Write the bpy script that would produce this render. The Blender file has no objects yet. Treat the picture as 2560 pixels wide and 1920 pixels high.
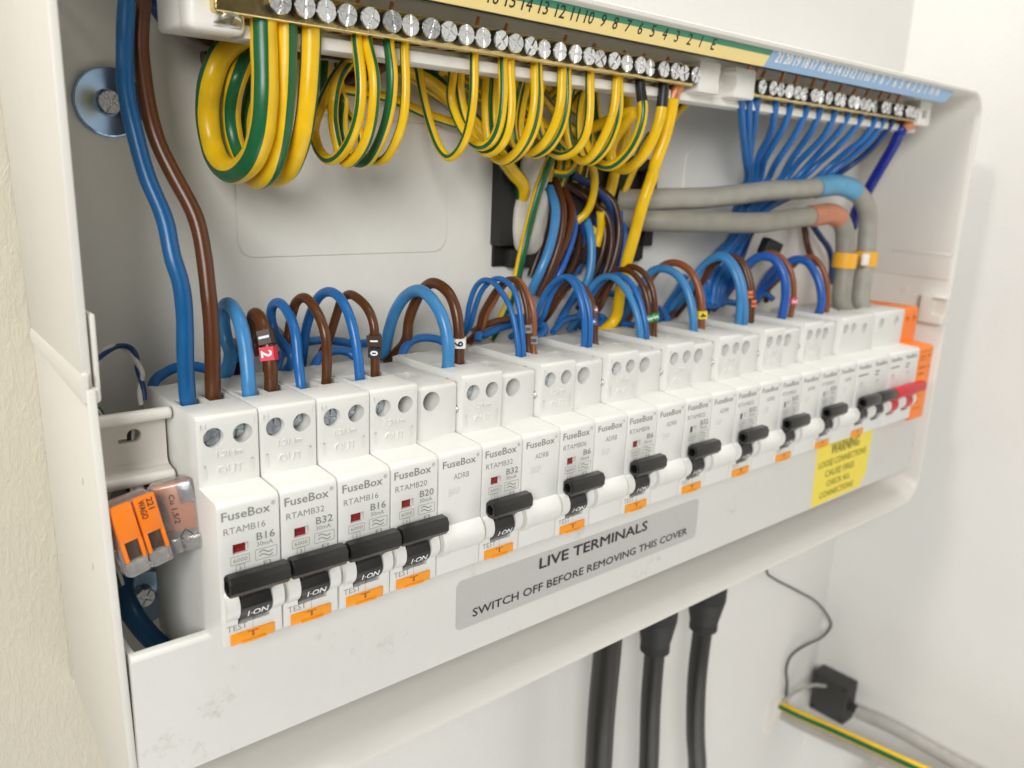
import bpy, bmesh, math, random
from mathutils import Vector, Matrix
random.seed(7)
S = bpy.context.scene
COL = S.collection
MM = 0.001
# ------------------------------------------------------------------ camera
cam = bpy.data.cameras.new('camera'); cam_ob = bpy.data.objects.new('camera', cam); COL.objects.link(cam_ob)
cam.sensor_width = 36.0; cam.lens = 29.235; cam.clip_start = 0.005; cam.clip_end = 20.0
_R = ((0.76090532, -0.64754898, 0.04127231), (-0.12834753, -0.21255553, -0.96868316), (0.63604245, 0.73177897, -0.24484595))
m = Matrix.Identity(4)
for i in range(3):
    m[i][0] = _R[0][i]; m[i][1] = -_R[1][i]; m[i][2] = -_R[2][i]
m[0][3], m[1][3], m[2][3] = -75.638 * MM, -203.864 * MM, 130.310 * MM
cam_ob.matrix_world = m
cam.dof.use_dof = True; cam.dof.focus_distance = 0.268; cam.dof.aperture_fstop = 13.5
S.camera = cam_ob
# ------------------------------------------------------------------ room light
w = bpy.data.worlds.new('World'); S.world = w; w.use_nodes = True
bg = w.node_tree.nodes['Background']; bg.inputs[0].default_value = (1.0, 0.985, 0.965, 1); bg.inputs[1].default_value = 0.045
def area(name, loc, target, size, energy, color):
    l = bpy.data.lights.new(name, 'AREA'); l.shape = 'DISK'; l.size = size; l.energy = energy; l.color = color
    o = bpy.data.objects.new(name, l); COL.objects.link(o)
    o.location = Vector(loc) * MM
    d = (Vector(target) - Vector(loc)).normalized()
    o.rotation_euler = d.to_track_quat('-Z', 'Y').to_euler()
    return o
area('ceiling_lamp', (-690, -60, 1130), (200, 20, 40), 0.18, 5.0, (1.0, 0.93, 0.84))
area('window_light', (-960, -1060, 600), (200, 20, 40), 0.75, 21.0, (1.0, 0.99, 0.97))
area('room_ceiling', (100, -130, 1500), (200, 20, 40), 0.8, 12.0, (1.0, 0.995, 0.985))
area('low_fill', (150, -520, -1100), (200, 40, -60), 1.2, 7.0, (1.0, 0.985, 0.96))  # added fill lamp, brightens the wall below the box from underneath
S.render.engine = 'CYCLES'
S.view_settings.view_transform = 'Standard'; S.view_settings.look = 'None'
S.view_settings.exposure = 0.10; S.view_settings.gamma = 1.0; S.view_settings.use_curve_mapping = False
S.cycles.max_bounces = 8; S.cycles.transmission_bounces = 8
S.render.resolution_x = 1024; S.render.resolution_y = 768

# ------------------------------------------------------------------ materials
def lin(c):
    c = c / 255.0
    return c / 12.92 if c <= 0.04045 else ((c + 0.055) / 1.055) ** 2.4
def hexc(h):
    h = h.lstrip('#'); return tuple(lin(int(h[i:i + 2], 16)) for i in (0, 2, 4))
MATS = {}
def mat(name, rgb, rough=0.45, metal=0.0, var=0.04, scale=220.0, bump=0.0, bscale=900.0, trans=0.0, spec=0.5, stretch=None, dirt=0.0, alpha=1.0, sss=0.0):
    if isinstance(rgb, str): rgb = hexc(rgb)
    M = bpy.data.materials.new(name); M.use_nodes = True
    nt = M.node_tree; N = nt.nodes; L = nt.links; b = N['Principled BSDF']
    b.inputs['Roughness'].default_value = rough; b.inputs['Metallic'].default_value = metal
    b.inputs['Specular IOR Level'].default_value = spec
    b.inputs['Transmission Weight'].default_value = trans
    if alpha < 1: b.inputs['Alpha'].default_value = alpha
    tc = N.new('ShaderNodeTexCoord'); mp = N.new('ShaderNodeMapping'); L.new(tc.outputs['Object'], mp.inputs['Vector'])
    if stretch: mp.inputs['Scale'].default_value = stretch
    no = N.new('ShaderNodeTexNoise'); no.inputs['Scale'].default_value = scale; no.inputs['Detail'].default_value = 4
    L.new(mp.outputs[0], no.inputs['Vector'])
    mx = N.new('ShaderNodeMix'); mx.data_type = 'RGBA'
    a = tuple(max(0, c * (1 - var * 1.6)) for c in rgb); c2 = tuple(min(1, c * (1 + var)) for c in rgb)
    mx.inputs[6].default_value = a + (1,); mx.inputs[7].default_value = c2 + (1,)
    L.new(no.outputs['Fac'], mx.inputs[0])
    out = mx.outputs[2]
    if dirt > 0:
        n2 = N.new('ShaderNodeTexNoise'); n2.inputs['Scale'].default_value = 55; n2.inputs['Detail'].default_value = 9; n2.inputs['Roughness'].default_value = 0.75
        L.new(tc.outputs['Object'], n2.inputs['Vector'])
        r = N.new('ShaderNodeValToRGB'); r.color_ramp.elements[0].position = 0.60; r.color_ramp.elements[1].position = 0.74
        L.new(n2.outputs['Fac'], r.inputs[0])
        n3 = N.new('ShaderNodeTexVoronoi'); n3.inputs['Scale'].default_value = 260; n3.inputs['Randomness'].default_value = 1.0
        L.new(tc.outputs['Object'], n3.inputs['Vector'])
        r3 = N.new('ShaderNodeValToRGB'); r3.color_ramp.elements[0].position = 0.02; r3.color_ramp.elements[0].color = (1, 1, 1, 1)
        r3.color_ramp.elements[1].position = 0.07; r3.color_ramp.elements[1].color = (0, 0, 0, 1)
        L.new(n3.outputs['Distance'], r3.inputs[0])
        n4 = N.new('ShaderNodeTexNoise'); n4.inputs['Scale'].default_value = 32
        L.new(tc.outputs['Object'], n4.inputs['Vector'])
        r4 = N.new('ShaderNodeValToRGB'); r4.color_ramp.elements[0].position = 0.56; r4.color_ramp.elements[1].position = 0.62
        L.new(n4.outputs['Fac'], r4.inputs[0])
        mu = N.new('ShaderNodeMath'); mu.operation = 'MULTIPLY'; L.new(r3.outputs[0], mu.inputs[0]); L.new(r4.outputs[0], mu.inputs[1])
        ad = N.new('ShaderNodeMath'); ad.operation = 'ADD'; ad.use_clamp = True; L.new(r.outputs[0], ad.inputs[0]); L.new(mu.outputs[0], ad.inputs[1])
        sc = N.new('ShaderNodeMath'); sc.operation = 'MULTIPLY'; sc.inputs[1].default_value = dirt; L.new(ad.outputs[0], sc.inputs[0])
        m2 = N.new('ShaderNodeMix'); m2.data_type = 'RGBA'; L.new(sc.outputs[0], m2.inputs[0]); L.new(out, m2.inputs[6])
        m2.inputs[7].default_value = (0.22, 0.2, 0.16, 1); out = m2.outputs[2]
    L.new(out, b.inputs['Base Color'])
    # roughness wear
    rm = N.new('ShaderNodeMapRange'); rm.inputs[3].default_value = max(0.02, rough - 0.07); rm.inputs[4].default_value = min(1, rough + 0.1)
    nr = N.new('ShaderNodeTexNoise'); nr.inputs['Scale'].default_value = scale * 0.45; nr.inputs['Detail'].default_value = 3; L.new(mp.outputs[0], nr.inputs['Vector'])
    L.new(nr.outputs['Fac'], rm.inputs[0]); L.new(rm.outputs[0], b.inputs['Roughness'])
    if bump > 0:
        nb = N.new('ShaderNodeTexNoise'); nb.inputs['Scale'].default_value = bscale; nb.inputs['Detail'].default_value = 3
        L.new(mp.outputs[0], nb.inputs['Vector'])
        bu = N.new('ShaderNodeBump'); bu.inputs['Strength'].default_value = bump; bu.inputs['Distance'].default_value = 0.0006
        L.new(nb.outputs['Fac'], bu.inputs['Height']); L.new(bu.outputs[0], b.inputs['Normal'])
    MATS[name] = M
    return M
mat('device_white', (0.715, 0.715, 0.68), 0.36, bump=0.05, bscale=2600, var=0.02, dirt=0.07)
mat('device_pocket', (0.62, 0.62, 0.58), 0.5)
mat('case_white', (0.70, 0.68, 0.625), 0.40, bump=0.05, bscale=1800, var=0.02)
mat('case_back', (0.80, 0.79, 0.74), 0.48, bump=0.05, bscale=1500, var=0.025, dirt=0.04)
mat('plate_white', (0.665, 0.66, 0.625), 0.42, bump=0.05, bscale=1600, var=0.02, dirt=0.45)
mat('rail_white', (0.74, 0.71, 0.65), 0.32, var=0.03)
mat('carrier_white', (0.82, 0.80, 0.74), 0.4, var=0.03)
mat('print_grey', (0.24, 0.24, 0.22), 0.6, var=0.12)
mat('print_black', (0.018, 0.018, 0.018), 0.5)
mat('print_white', (0.85, 0.85, 0.85), 0.5)
mat('toggle_black', (0.013, 0.012, 0.011), 0.30, bump=0.10, bscale=1500, var=0.15)
mat('toggle_red', (0.55, 0.012, 0.022), 0.4, var=0.06)
mat('dark', (0.012, 0.011, 0.01), 0.6)
mat('seam_grey', (0.30, 0.30, 0.27), 0.7)
mat('window_red', (0.25, 0.004, 0.006), 0.25)
mat('window_dark', (0.055, 0.035, 0.02), 0.3)
mat('test_orange', (0.90, 0.33, 0.012), 0.42, var=0.05)
mat('test_print', (0.42, 0.10, 0.005), 0.5)
mat('spd_orange', (0.90, 0.22, 0.012), 0.42, var=0.05)
mat('zinc', (0.80, 0.83, 0.86), 0.27, metal=1.0, var=0.25, scale=900, bump=0.15, bscale=1400)
mat('zinc_dark', (0.52, 0.56, 0.60), 0.30, metal=1.0, var=0.3, scale=900, bump=0.15, bscale=1400)
mat('steel_blue', (0.30, 0.43, 0.62), 0.16, metal=1.0, var=0.05, scale=90, bump=0.05, bscale=120)
mat('brass', (0.83, 0.60, 0.26), 0.26, metal=1.0, var=0.35, scale=160, bump=0.12, bscale=700)
mat('copper', (0.85, 0.36, 0.19), 0.35, metal=1.0, var=0.25, scale=900, bump=0.4, bscale=2500)
mat('shank_shade', (0.05, 0.045, 0.035), 0.45, metal=0.6)  # shadow between the bar screws, painted onto their sides
mat('tin', (0.72, 0.72, 0.74), 0.35, metal=0.9)
for n, c in dict(blue_mid=(0.016, 0.145, 0.44), blue_lt=(0.055, 0.25, 0.54), blue_dp=(0.022, 0.12, 0.46), blue_dark=(0.006, 0.07, 0.18), navy=(0.008, 0.045, 0.17),
                 navy_b=(0.008, 0.022, 0.27), blue_teal=(0.004, 0.095, 0.265), brown=(0.098, 0.030, 0.008), brown_dk=(0.105, 0.034, 0.008), brown_shaded=(0.042, 0.015, 0.006), brown_lt=(0.30, 0.10, 0.033), brown_lt2=(0.27, 0.085, 0.028),  # the darkest brown has the shade of the entry bundle painted in
                 grey=(0.37, 0.355, 0.305), grey_dk=(0.31, 0.295, 0.245), sleeve_grey=(0.42, 0.41, 0.40), yellow=(0.90, 0.545, 0.008), green=(0.012, 0.125, 0.045), green_dk=(0.006, 0.06, 0.03),
                 whitewire=(0.66, 0.64, 0.60), blackwire=(0.02, 0.02, 0.02), sheath_black=(0.028, 0.026, 0.022), tape_blue=(0.11, 0.36, 0.56), tape_brown=(0.52, 0.20, 0.105),
                 cond_grey=(0.40, 0.385, 0.355)).items():
    mat(n, c, 0.30 if n not in ('grey', 'grey_dk', 'cond_grey') else 0.5, spec=0.45, var=0.16, scale=140, bump=0.07, bscale=420)
mat('rubber', (0.016, 0.016, 0.015), 0.6, bump=0.2)
mat('putty', (0.62, 0.59, 0.52), 0.6, var=0.12, scale=120, bump=0.6, bscale=220)
mat('strip_green', (0.04, 0.27, 0.15), 0.4); mat('strip_yellow', (0.88, 0.70, 0.28), 0.4); mat('strip_blue', (0.29, 0.46, 0.68), 0.4)
mat('label_silver', (0.55, 0.55, 0.53), 0.34, metal=0.4, var=0.06, scale=1800)
mat('note_yellow', (0.86, 0.70, 0.075), 0.5, var=0.03)
mat('note_print', (0.20, 0.17, 0.02), 0.6)
mat('band_yellow', (0.88, 0.44, 0.03), 0.4)
mat('lever_orange', (0.88, 0.21, 0.012), 0.35)
mat('clear_plastic', (0.94, 0.92, 0.90), 0.06, trans=0.86, var=0.02)
for n, c in dict(mk_brown=(0.045, 0.022, 0.012), mk_red=(0.72, 0.012, 0.04), mk_black=(0.015, 0.015, 0.015), mk_white=(0.80, 0.80, 0.78), mk_grey=(0.24, 0.24, 0.23), mk_green=(0.03, 0.27, 0.075),
                 mk_yellow=(0.85, 0.66, 0.03), mk_orange=(0.85, 0.21, 0.05), mk_violet=(0.13, 0.03, 0.10), mk_blue=(0.04, 0.12, 0.40), mk_pink=(0.75, 0.10, 0.18)).items(): mat(n, c, 0.42)
mat('box_black', (0.035, 0.033, 0.029), 0.5, bump=0.15)
mat('plaster', (0.72, 0.69, 0.63), 0.9, bump=0.6, bscale=300)
# painted lining paper: fibrous vertical relief
def wall_mat(name, rgb, strength, sx):
    M = mat(name, rgb, 0.72, var=0.03, scale=18)
    nt = M.node_tree; N = nt.nodes; L = nt.links; b = N['Principled BSDF']
    tc = N.new('ShaderNodeTexCoord'); mp = N.new('ShaderNodeMapping'); mp.inputs['Scale'].default_value = sx
    L.new(tc.outputs['Object'], mp.inputs['Vector'])
    n1 = N.new('ShaderNodeTexNoise'); n1.inputs['Scale'].default_value = 420; n1.inputs['Detail'].default_value = 5; n1.inputs['Roughness'].default_value = 0.6; n1.inputs['Distortion'].default_value = 1.2
    L.new(mp.outputs[0], n1.inputs['Vector'])
    r = N.new('ShaderNodeValToRGB'); r.color_ramp.elements[0].position = 0.42; r.color_ramp.elements[1].position = 0.70
    L.new(n1.outputs['Fac'], r.inputs[0])
    bu = N.new('ShaderNodeBump'); bu.inputs['Strength'].default_value = strength; bu.inputs['Distance'].default_value = 0.0011
    L.new(r.outputs[0], bu.inputs['Height']); L.new(bu.outputs[0], b.inputs['Normal'])
    return M
wall_mat('wall_paint_shaded', (0.61, 0.57, 0.465), 0.27, (1.0, 1.0, 0.35))  # same wall paint, its dimmer and warmer light put into the colour
wall_mat('wall_paint_smooth', (0.745, 0.735, 0.705), 0.2, (1.0, 1.0, 0.8))

# ------------------------------------------------------------------ mesh helpers (all dimensions in millimetres)
def finish(bm, name, mats, smooth=35, loc=None):
    bmesh.ops.recalc_face_normals(bm, faces=bm.faces[:])
    for v in bm.verts: v.co *= MM
    me = bpy.data.meshes.new(name); bm.to_mesh(me); bm.free()
    for mm_ in ([mats] if isinstance(mats, str) else mats): me.materials.append(MATS[mm_])
    if smooth:
        me.shade_smooth(); me.set_sharp_from_angle(angle=math.radians(smooth))
    return me
def link(name, me, parent=None, loc=(0, 0, 0), rot=None):
    o = bpy.data.objects.new(name, me); COL.objects.link(o)
    o.location = Vector(loc) * MM
    if rot: o.rotation_euler = rot
    if parent: o.parent = parent
    return o
def tag(o, label, cat=None, group=None, kind=None):
    if label: o['label'] = label
    if cat: o['category'] = cat
    if group: o['group'] = group
    if kind: o['kind'] = kind
    return o
def thing(name, label, cat, loc=(0, 0, 0), group=None):
    o = bpy.data.objects.new(name, None); COL.objects.link(o); o.empty_display_size = 0.01
    o.location = Vector(loc) * MM
    return tag(o, label, cat, group)
def box(bm, x0, x1, y0, y1, z0, z1, bev=0.0, seg=2, mi=0):
    r = bmesh.ops.create_cube(bm, size=1.0)
    vs = r['verts']
    for v in vs:
        v.co = Vector((x0 + (v.co.x + .5) * (x1 - x0), y0 + (v.co.y + .5) * (y1 - y0), z0 + (v.co.z + .5) * (z1 - z0)))
    es = list({e for v in vs for e in v.link_edges}); fs = list({f for v in vs for f in v.link_faces})
    for f in fs: f.material_index = mi
    if bev > 0:
        rr = bmesh.ops.bevel(bm, geom=es, offset=bev, segments=seg, affect='EDGES', profile=0.5)
        for f in rr['faces']: f.material_index = mi
    return vs
def extrude_yz(bm, pts, x0, x1, bev=0.25, mi=0):
    """closed (y,z) profile swept along X, end-cap edges bevelled"""
    a = [bm.verts.new((x0, y, z)) for y, z in pts]; b = [bm.verts.new((x1, y, z)) for y, z in pts]
    n = len(pts); fs = [bm.faces.new(a), bm.faces.new(b[::-1])]
    for i in range(n): fs.append(bm.faces.new((a[i], b[i], b[(i + 1) % n], a[(i + 1) % n])))
    for f in fs: f.material_index = mi
    if bev > 0:
        es = [e for e in fs[0].edges] + [e for e in fs[1].edges]
        bmesh.ops.bevel(bm, geom=es, offset=bev, segments=2, affect='EDGES', profile=0.5)
def arc(cy, cz, r, a0, a1, n=5):
    return [(cy + r * math.cos(math.radians(a0 + (a1 - a0) * i / n)), cz + r * math.sin(math.radians(a0 + (a1 - a0) * i / n))) for i in range(n + 1)]
def cyl(bm, p0, p1, r0, r1=None, n=20, cap=True, mi=0):
    p0, p1 = Vector(p0), Vector(p1); r1 = r0 if r1 is None else r1
    d = (p1 - p0).normalized(); u = d.orthogonal().normalized(); v = d.cross(u)
    A = []; B = []
    for i in range(n):
        t = 2 * math.pi * i / n; q = u * math.cos(t) + v * math.sin(t)
        A.append(bm.verts.new(p0 + q * r0)); B.append(bm.verts.new(p1 + q * r1))
    fs = [bm.faces.new((A[i], A[(i + 1) % n], B[(i + 1) % n], B[i])) for i in range(n)]
    if cap: fs += [bm.faces.new(A[::-1]), bm.faces.new(B)]
    for f in fs: f.material_index = mi
def boolean(me, cutter_bm, name):
    bmesh.ops.recalc_face_normals(cutter_bm, faces=cutter_bm.faces[:])
    for v in cutter_bm.verts: v.co *= MM
    cm = bpy.data.meshes.new('cutter'); cutter_bm.to_mesh(cm); cutter_bm.free()
    a = bpy.data.objects.new('tmp_a', me); b = bpy.data.objects.new('tmp_b', cm)
    COL.objects.link(a); COL.objects.link(b)
    md = a.modifiers.new('b', 'BOOLEAN'); md.operation = 'DIFFERENCE'; md.object = b; md.solver = 'EXACT'
    dg = bpy.context.evaluated_depsgraph_get(); dg.update()
    out = bpy.data.meshes.new_from_object(a.evaluated_get(dg)); out.name = name
    bpy.data.objects.remove(a); bpy.data.objects.remove(b); bpy.data.meshes.remove(cm)
    out.shade_smooth(); out.set_sharp_from_angle(angle=math.radians(33))
    return out
_glyph = {}; _aspect = {}
def glyphs(s, bold=0.0):
    k = (s, bold)
    if k not in _glyph:
        cu = bpy.data.curves.new('t', 'FONT'); cu.body = s; cu.resolution_u = 2; cu.offset = bold
        o = bpy.data.objects.new('t', cu); COL.objects.link(o)
        dg = bpy.context.evaluated_depsgraph_get(); dg.update()
        me = bpy.data.meshes.new_from_object(o.evaluated_get(dg))
        bm = bmesh.new(); bm.from_mesh(me)
        vs = [v.co.copy() for v in bm.verts]; bm.verts.index_update(); fs = [[v.index for v in f.verts] for f in bm.faces]
        bm.free(); bpy.data.objects.remove(o); bpy.data.curves.remove(cu); bpy.data.meshes.remove(me)
        x0 = min(v.x for v in vs); x1 = max(v.x for v in vs); y0 = min(v.y for v in vs); y1 = max(v.y for v in vs)
        _aspect[s] = (x1 - x0) / (y1 - y0)
        _glyph[k] = ([((v.x - x0) / (x1 - x0), (v.y - y0) / (y1 - y0)) for v in vs], fs)
    return _glyph[k]
def text(bm, s, x0, x1, z0, z1, f, depth=0.0, bold=0.0, mi=0):
    """fit the string into the box; f(u,v,d) maps sheet coordinates (mm) plus relief d to 3D"""
    vs, fs = glyphs(s)
    if x1 is None:      # centre on x0, keep the letter shape
        hw = _aspect[s] * (z1 - z0) / 2; x0, x1 = x0 - hw, x0 + hw
    if bold > 0:
        st = bold * (z1 - z0) * 2.6; nb = 3
        for k in range(1, nb + 1):
            for sx, sz in ((1, 0), (-1, 0), (0, 1), (0, -1)):
                g_ = lambda u, v, d, k=k, sx=sx, sz=sz: f(u + sx * st * k / nb, v + sz * st * k / nb * .7, d + 0.004 * (k * 4 + sx * 1.3 + sz * .6))
                text(bm, s, x0, x1, z0, z1, g_, 0.0, 0.0, mi)
    top = [bm.verts.new(f(x0 + u * (x1 - x0), z0 + v * (z1 - z0), depth)) for u, v in vs]
    for q in fs:
        try: bm.faces.new([top[i] for i in q]).material_index = mi
        except ValueError: pass
    if depth > 0:
        cnt = {}
        for q in fs:
            for i in range(len(q)):
                e = (q[i], q[(i + 1) % len(q)]); k = (min(e), max(e)); cnt[k] = cnt.get(k, 0) + 1
        bot = [bm.verts.new(f(x0 + u * (x1 - x0), z0 + v * (z1 - z0), -0.03)) for u, v in vs]
        for (i, j), c in cnt.items():
            if c == 1: bm.faces.new((top[i], top[j], bot[j], bot[i])).material_index = mi
def ribbon(bm, pts, wdt, f, mi=0, depth=0.0):
    """flat printed line along 2D points"""
    P = [Vector((p[0], p[1])) for p in pts]; L = []; R = []
    for i, p in enumerate(P):
        t = (P[min(i + 1, len(P) - 1)] - P[max(i - 1, 0)]).normalized(); nrm = Vector((-t.y, t.x)) * wdt / 2
        L.append(bm.verts.new(f(p.x + nrm.x, p.y + nrm.y, depth))); R.append(bm.verts.new(f(p.x - nrm.x, p.y - nrm.y, depth)))
    for i in range(len(P) - 1): bm.faces.new((L[i], L[i + 1], R[i + 1], R[i])).material_index = mi
def frame2d(bm, x0, x1, z0, z1, wdt, f):
    ribbon(bm, [(x0, z0), (x1, z0)], wdt, f); ribbon(bm, [(x0, z1), (x1, z1)], wdt, f)
    ribbon(bm, [(x0, z0 + wdt / 2), (x0, z1 - wdt / 2)], wdt, f); ribbon(bm, [(x1, z0 + wdt / 2), (x1, z1 - wdt / 2)], wdt, f)
def front(y0, eps=0.04): return lambda u, v, d: (u, y0 - eps - d, v)
def decal(bm, name, m_): 
    for v in bm.verts: v.co *= MM
    me = bpy.data.meshes.new(name); bm.to_mesh(me); bm.free(); me.materials.append(MATS[m_]); return me
def catmull(P, sub=7):
    P = [Vector(p) for p in P]; out = []
    for i in range(len(P) - 1):
        p0 = P[i - 1] if i > 0 else P[i] * 2 - P[i + 1]; p1, p2 = P[i], P[i + 1]; p3 = P[i + 2] if i + 2 < len(P) else p2 * 2 - p1
        # centripetal parameterisation keeps tight bends free of kinks
        t0 = 0; t1 = t0 + max((p1 - p0).length, 1e-3) ** .5; t2 = t1 + max((p2 - p1).length, 1e-3) ** .5; t3 = t2 + max((p3 - p2).length, 1e-3) ** .5
        for s in range(sub):
            t = t1 + (t2 - t1) * s / sub
            A1 = p0 * ((t1 - t) / (t1 - t0)) + p1 * ((t - t0) / (t1 - t0)); A2 = p1 * ((t2 - t) / (t2 - t1)) + p2 * ((t - t1) / (t2 - t1)); A3 = p2 * ((t3 - t) / (t3 - t2)) + p3 * ((t - t2) / (t3 - t2))
            B1 = A1 * ((t2 - t) / (t2 - t0)) + A2 * ((t - t0) / (t2 - t0)); B2 = A2 * ((t3 - t) / (t3 - t1)) + A3 * ((t - t1) / (t3 - t1))
            out.append(B1 * ((t2 - t) / (t2 - t1)) + B2 * ((t - t1) / (t2 - t1)))
    out.append(P[-1]); 
    for _ in range(2): out = [out[0]] + [(out[i - 1] + out[i] * 2 + out[i + 1]) / 4 for i in range(1, len(out) - 1)] + [out[-1]]
    return out
def kink(P, amp, seed):
    rnd = random.Random(seed); ph = [(rnd.uniform(0, 6.28), rnd.uniform(0.05, 0.16), rnd.gauss(0, 1), rnd.gauss(0, 1), rnd.gauss(0, 1)) for _ in range(4)]
    out = []; s = 0.0
    for i, p in enumerate(P):
        if i: s += (p - P[i - 1]).length
        e = min(1.0, i / 6.0)
        o = Vector((0, 0, 0))
        for a, w_, x, y, z in ph: o += Vector((x, y, z)) * (math.sin(a + w_ * s) * amp / 2)
        out.append(p + o * e)
    return out
def tube(bm, path, r, n=14, stripes=(), twist=0.0, rad=None, wob=0.0):
    T = [(path[min(i + 1, len(path) - 1)] - path[max(i - 1, 0)]).normalized() for i in range(len(path))]
    vw = Vector((-0.62, -0.75, 0.2)); u = (vw - T[0] * vw.dot(T[0])).normalized(); rings = []; ph = random.random() * 6
    for i, p in enumerate(path):
        if i: u = (u - T[i] * u.dot(T[i])).normalized()
        v = T[i].cross(u); rr = (rad(i / (len(path) - 1)) if rad else r) * (1 + wob * math.sin(i * 0.9 + ph))
        tw = twist - math.pi / 8 + 0.35 * math.sin(2.2 * i / len(path) + ph)
        rings.append([bm.verts.new(p + (u * math.cos(2 * math.pi * k / n + tw) + v * math.sin(2 * math.pi * k / n + tw)) * rr) for k in range(n)])
    for i in range(len(rings) - 1):
        for k in range(n):
            f = bm.faces.new((rings[i][k], rings[i][(k + 1) % n], rings[i + 1][(k + 1) % n], rings[i + 1][k]))
            if k in stripes: f.material_index = 1
    bm.faces.new(rings[0][::-1]); bm.faces.new(rings[-1])

# ------------------------------------------------------------------ the room
def plane_obj(name, verts, m_, label=None):
    bm = bmesh.new(); bm.faces.new([bm.verts.new(v) for v in verts]); me = finish(bm, name, m_, 0)
    o = link(name, me); o['kind'] = 'structure'; return o
plane_obj('wall', [(60, 80.5, -700), (512, 80.5, -700), (512, 80.5, 900), (60, 80.5, 900)], 'wall_paint_smooth')
plane_obj('wall_left_shaded', [(-900, 80.5, -700), (60, 80.5, -700), (60, 80.5, 900), (-900, 80.5, 900)], 'wall_paint_shaded')  # left stretch of the same wall, shade carried by its colour
plane_obj('wall_return', [(510, 82, -700), (510, -1300, -700), (510, -1300, 900), (510, 82, 900)], 'wall_paint_smooth')

# ------------------------------------------------------------------ enclosure
enc = thing('consumer_unit_enclosure', 'open white plastic consumer unit box fixed to the wall', 'enclosure', (0, 80, -60))
E0 = (0, -80, 60)   # children are written in the room's millimetres
def epart(name, me, label=None):
    o = link(name, me, enc, E0)
    if label: o['label'] = label
    return o
bm = bmesh.new(); box(bm, -22, 462.5, 77.5, 80, -44, 187)
epart('back_panel', finish(bm, 'back_panel', 'case_back', 0))
def outline(t, off):
    """open outline of top, right side and bottom at depth t (0 front .. 1 back), inset by off"""
    zt = 188 - off; xr = 465 - 1.5 * t - off; zb = -66 + 24 * t + off; xl = -20.6; r = max(1.0, 15 - off)
    P = [(xl, zt)] + [(xr - r + r * math.sin(a), zt - r + r * math.cos(a)) for a in [i * math.pi / 2 / 8 for i in range(9)]]
    P += [(xr - r + r * math.cos(a), zb + r - r * math.sin(a)) for a in [i * math.pi / 2 / 8 for i in range(9)]] + [(xl, zb)]
    return P
bm = bmesh.new(); R_ = []
TS = (0.0, 0.012, 0.3, 0.6, 0.9, 1.0)
seq = [(t, (0.7 if t == 0 else 0.0)) for t in TS[::-1]] + [(t, (1.9 if t == 0 else 2.6)) for t in TS]
for t, off in seq: R_.append([bm.verts.new((x, 8 + 72.3 * t, z)) for x, z in outline(t, off)])
for a, b in zip(R_, R_[1:]):
    for i in range(len(a) - 1): bm.faces.new((a[i], a[i + 1], b[i + 1], b[i]))
epart('outer_shell', finish(bm, 'outer_shell', 'case_white', 40))
# left side: upper and lower mouldings
def slab(name, quad, th, m_, bev=0.6):
    """quad = outer corners; thickness along +x"""
    bm = bmesh.new(); a = [bm.verts.new(q) for q in quad]; b = [bm.verts.new((q[0] + th, q[1], q[2])) for q in quad]
    bm.faces.new(a); bm.faces.new(b[::-1])
    for i in range(4): bm.faces.new((a[i], b[i], b[(i + 1) % 4], a[(i + 1) % 4]))
    bmesh.ops.bevel(bm, geom=bm.edges[:], offset=bev, segments=2, affect='EDGES', profile=0.5)
    return epart(name, finish(bm, name, m_, 40))
slab('side_panel', [(-26.6, 14, 188), (-26.0, 14, 74), (-23.7, 80.3, 76.5), (-26.6, 80.3, 188)], 2.3, 'case_white')
slab('side_panel', [(-25.8, 12, 74.5), (-22.4, 12, -65.5), (-22.2, 80.3, -42), (-23.7, 80.3, 76.5)], 2.3, 'case_white')
bm = bmesh.new()
pr = [[(-26.0, 12.5, 78.5), (-27.0, 12.5, 75.5), (-26.6, 12.5, 71.0), (-25.0, 12.5, 71.0), (-24.6, 12.5, 78.5)], [(-23.8, 80.2, 79.0), (-24.5, 80.2, 77.0), (-24.0, 80.2, 74.0), (-22.8, 80.2, 74.0), (-22.6, 80.2, 79)]]
a, b = [[bm.verts.new(q) for q in p_] for p_ in pr]
bm.faces.new(a); bm.faces.new(b[::-1])
for i in range(5): bm.faces.new((a[i], b[i], b[(i + 1) % 5], a[(i + 1) % 5]))
bmesh.ops.bevel(bm, geom=bm.edges[:], offset=0.3, segments=2, affect='EDGES')
epart('joint_ridge', finish(bm, 'joint_ridge', 'case_white', 40))
bm = bmesh.new(); box(bm, -23.0, -21.7, 14.5, 27, 73, 93, 0.6)
box(bm, -25.2, -21.9, 13.2, 20, 70.5, 74.5, 1.2, 3)
epart('joint_tab', finish(bm, 'joint_tab', 'case_white', 40))
for z, d in ((45, 0), (20, 1)):   # small moulding nicks on the outside
    bm = bmesh.new(); box(bm, -25.0 + d * .6, -24.2 + d * .6, 27, 27.6, z, z + 2, 0.15); epart('moulding_nick', finish(bm, 'moulding_nick', 'seam_grey'))
def rrect(x0, x1, z0, z1, r, n=6):
    P = []
    for cx, cz, a0 in ((x1 - r, z1 - r, 0), (x0 + r, z1 - r, 90), (x0 + r, z0 + r, 180), (x1 - r, z0 + r, 270)):
        P += [(cx + r * math.cos(math.radians(a0 + 90 * i / n)), cz + r * math.sin(math.radians(a0 + 90 * i / n))) for i in range(n + 1)]
    return P
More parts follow.
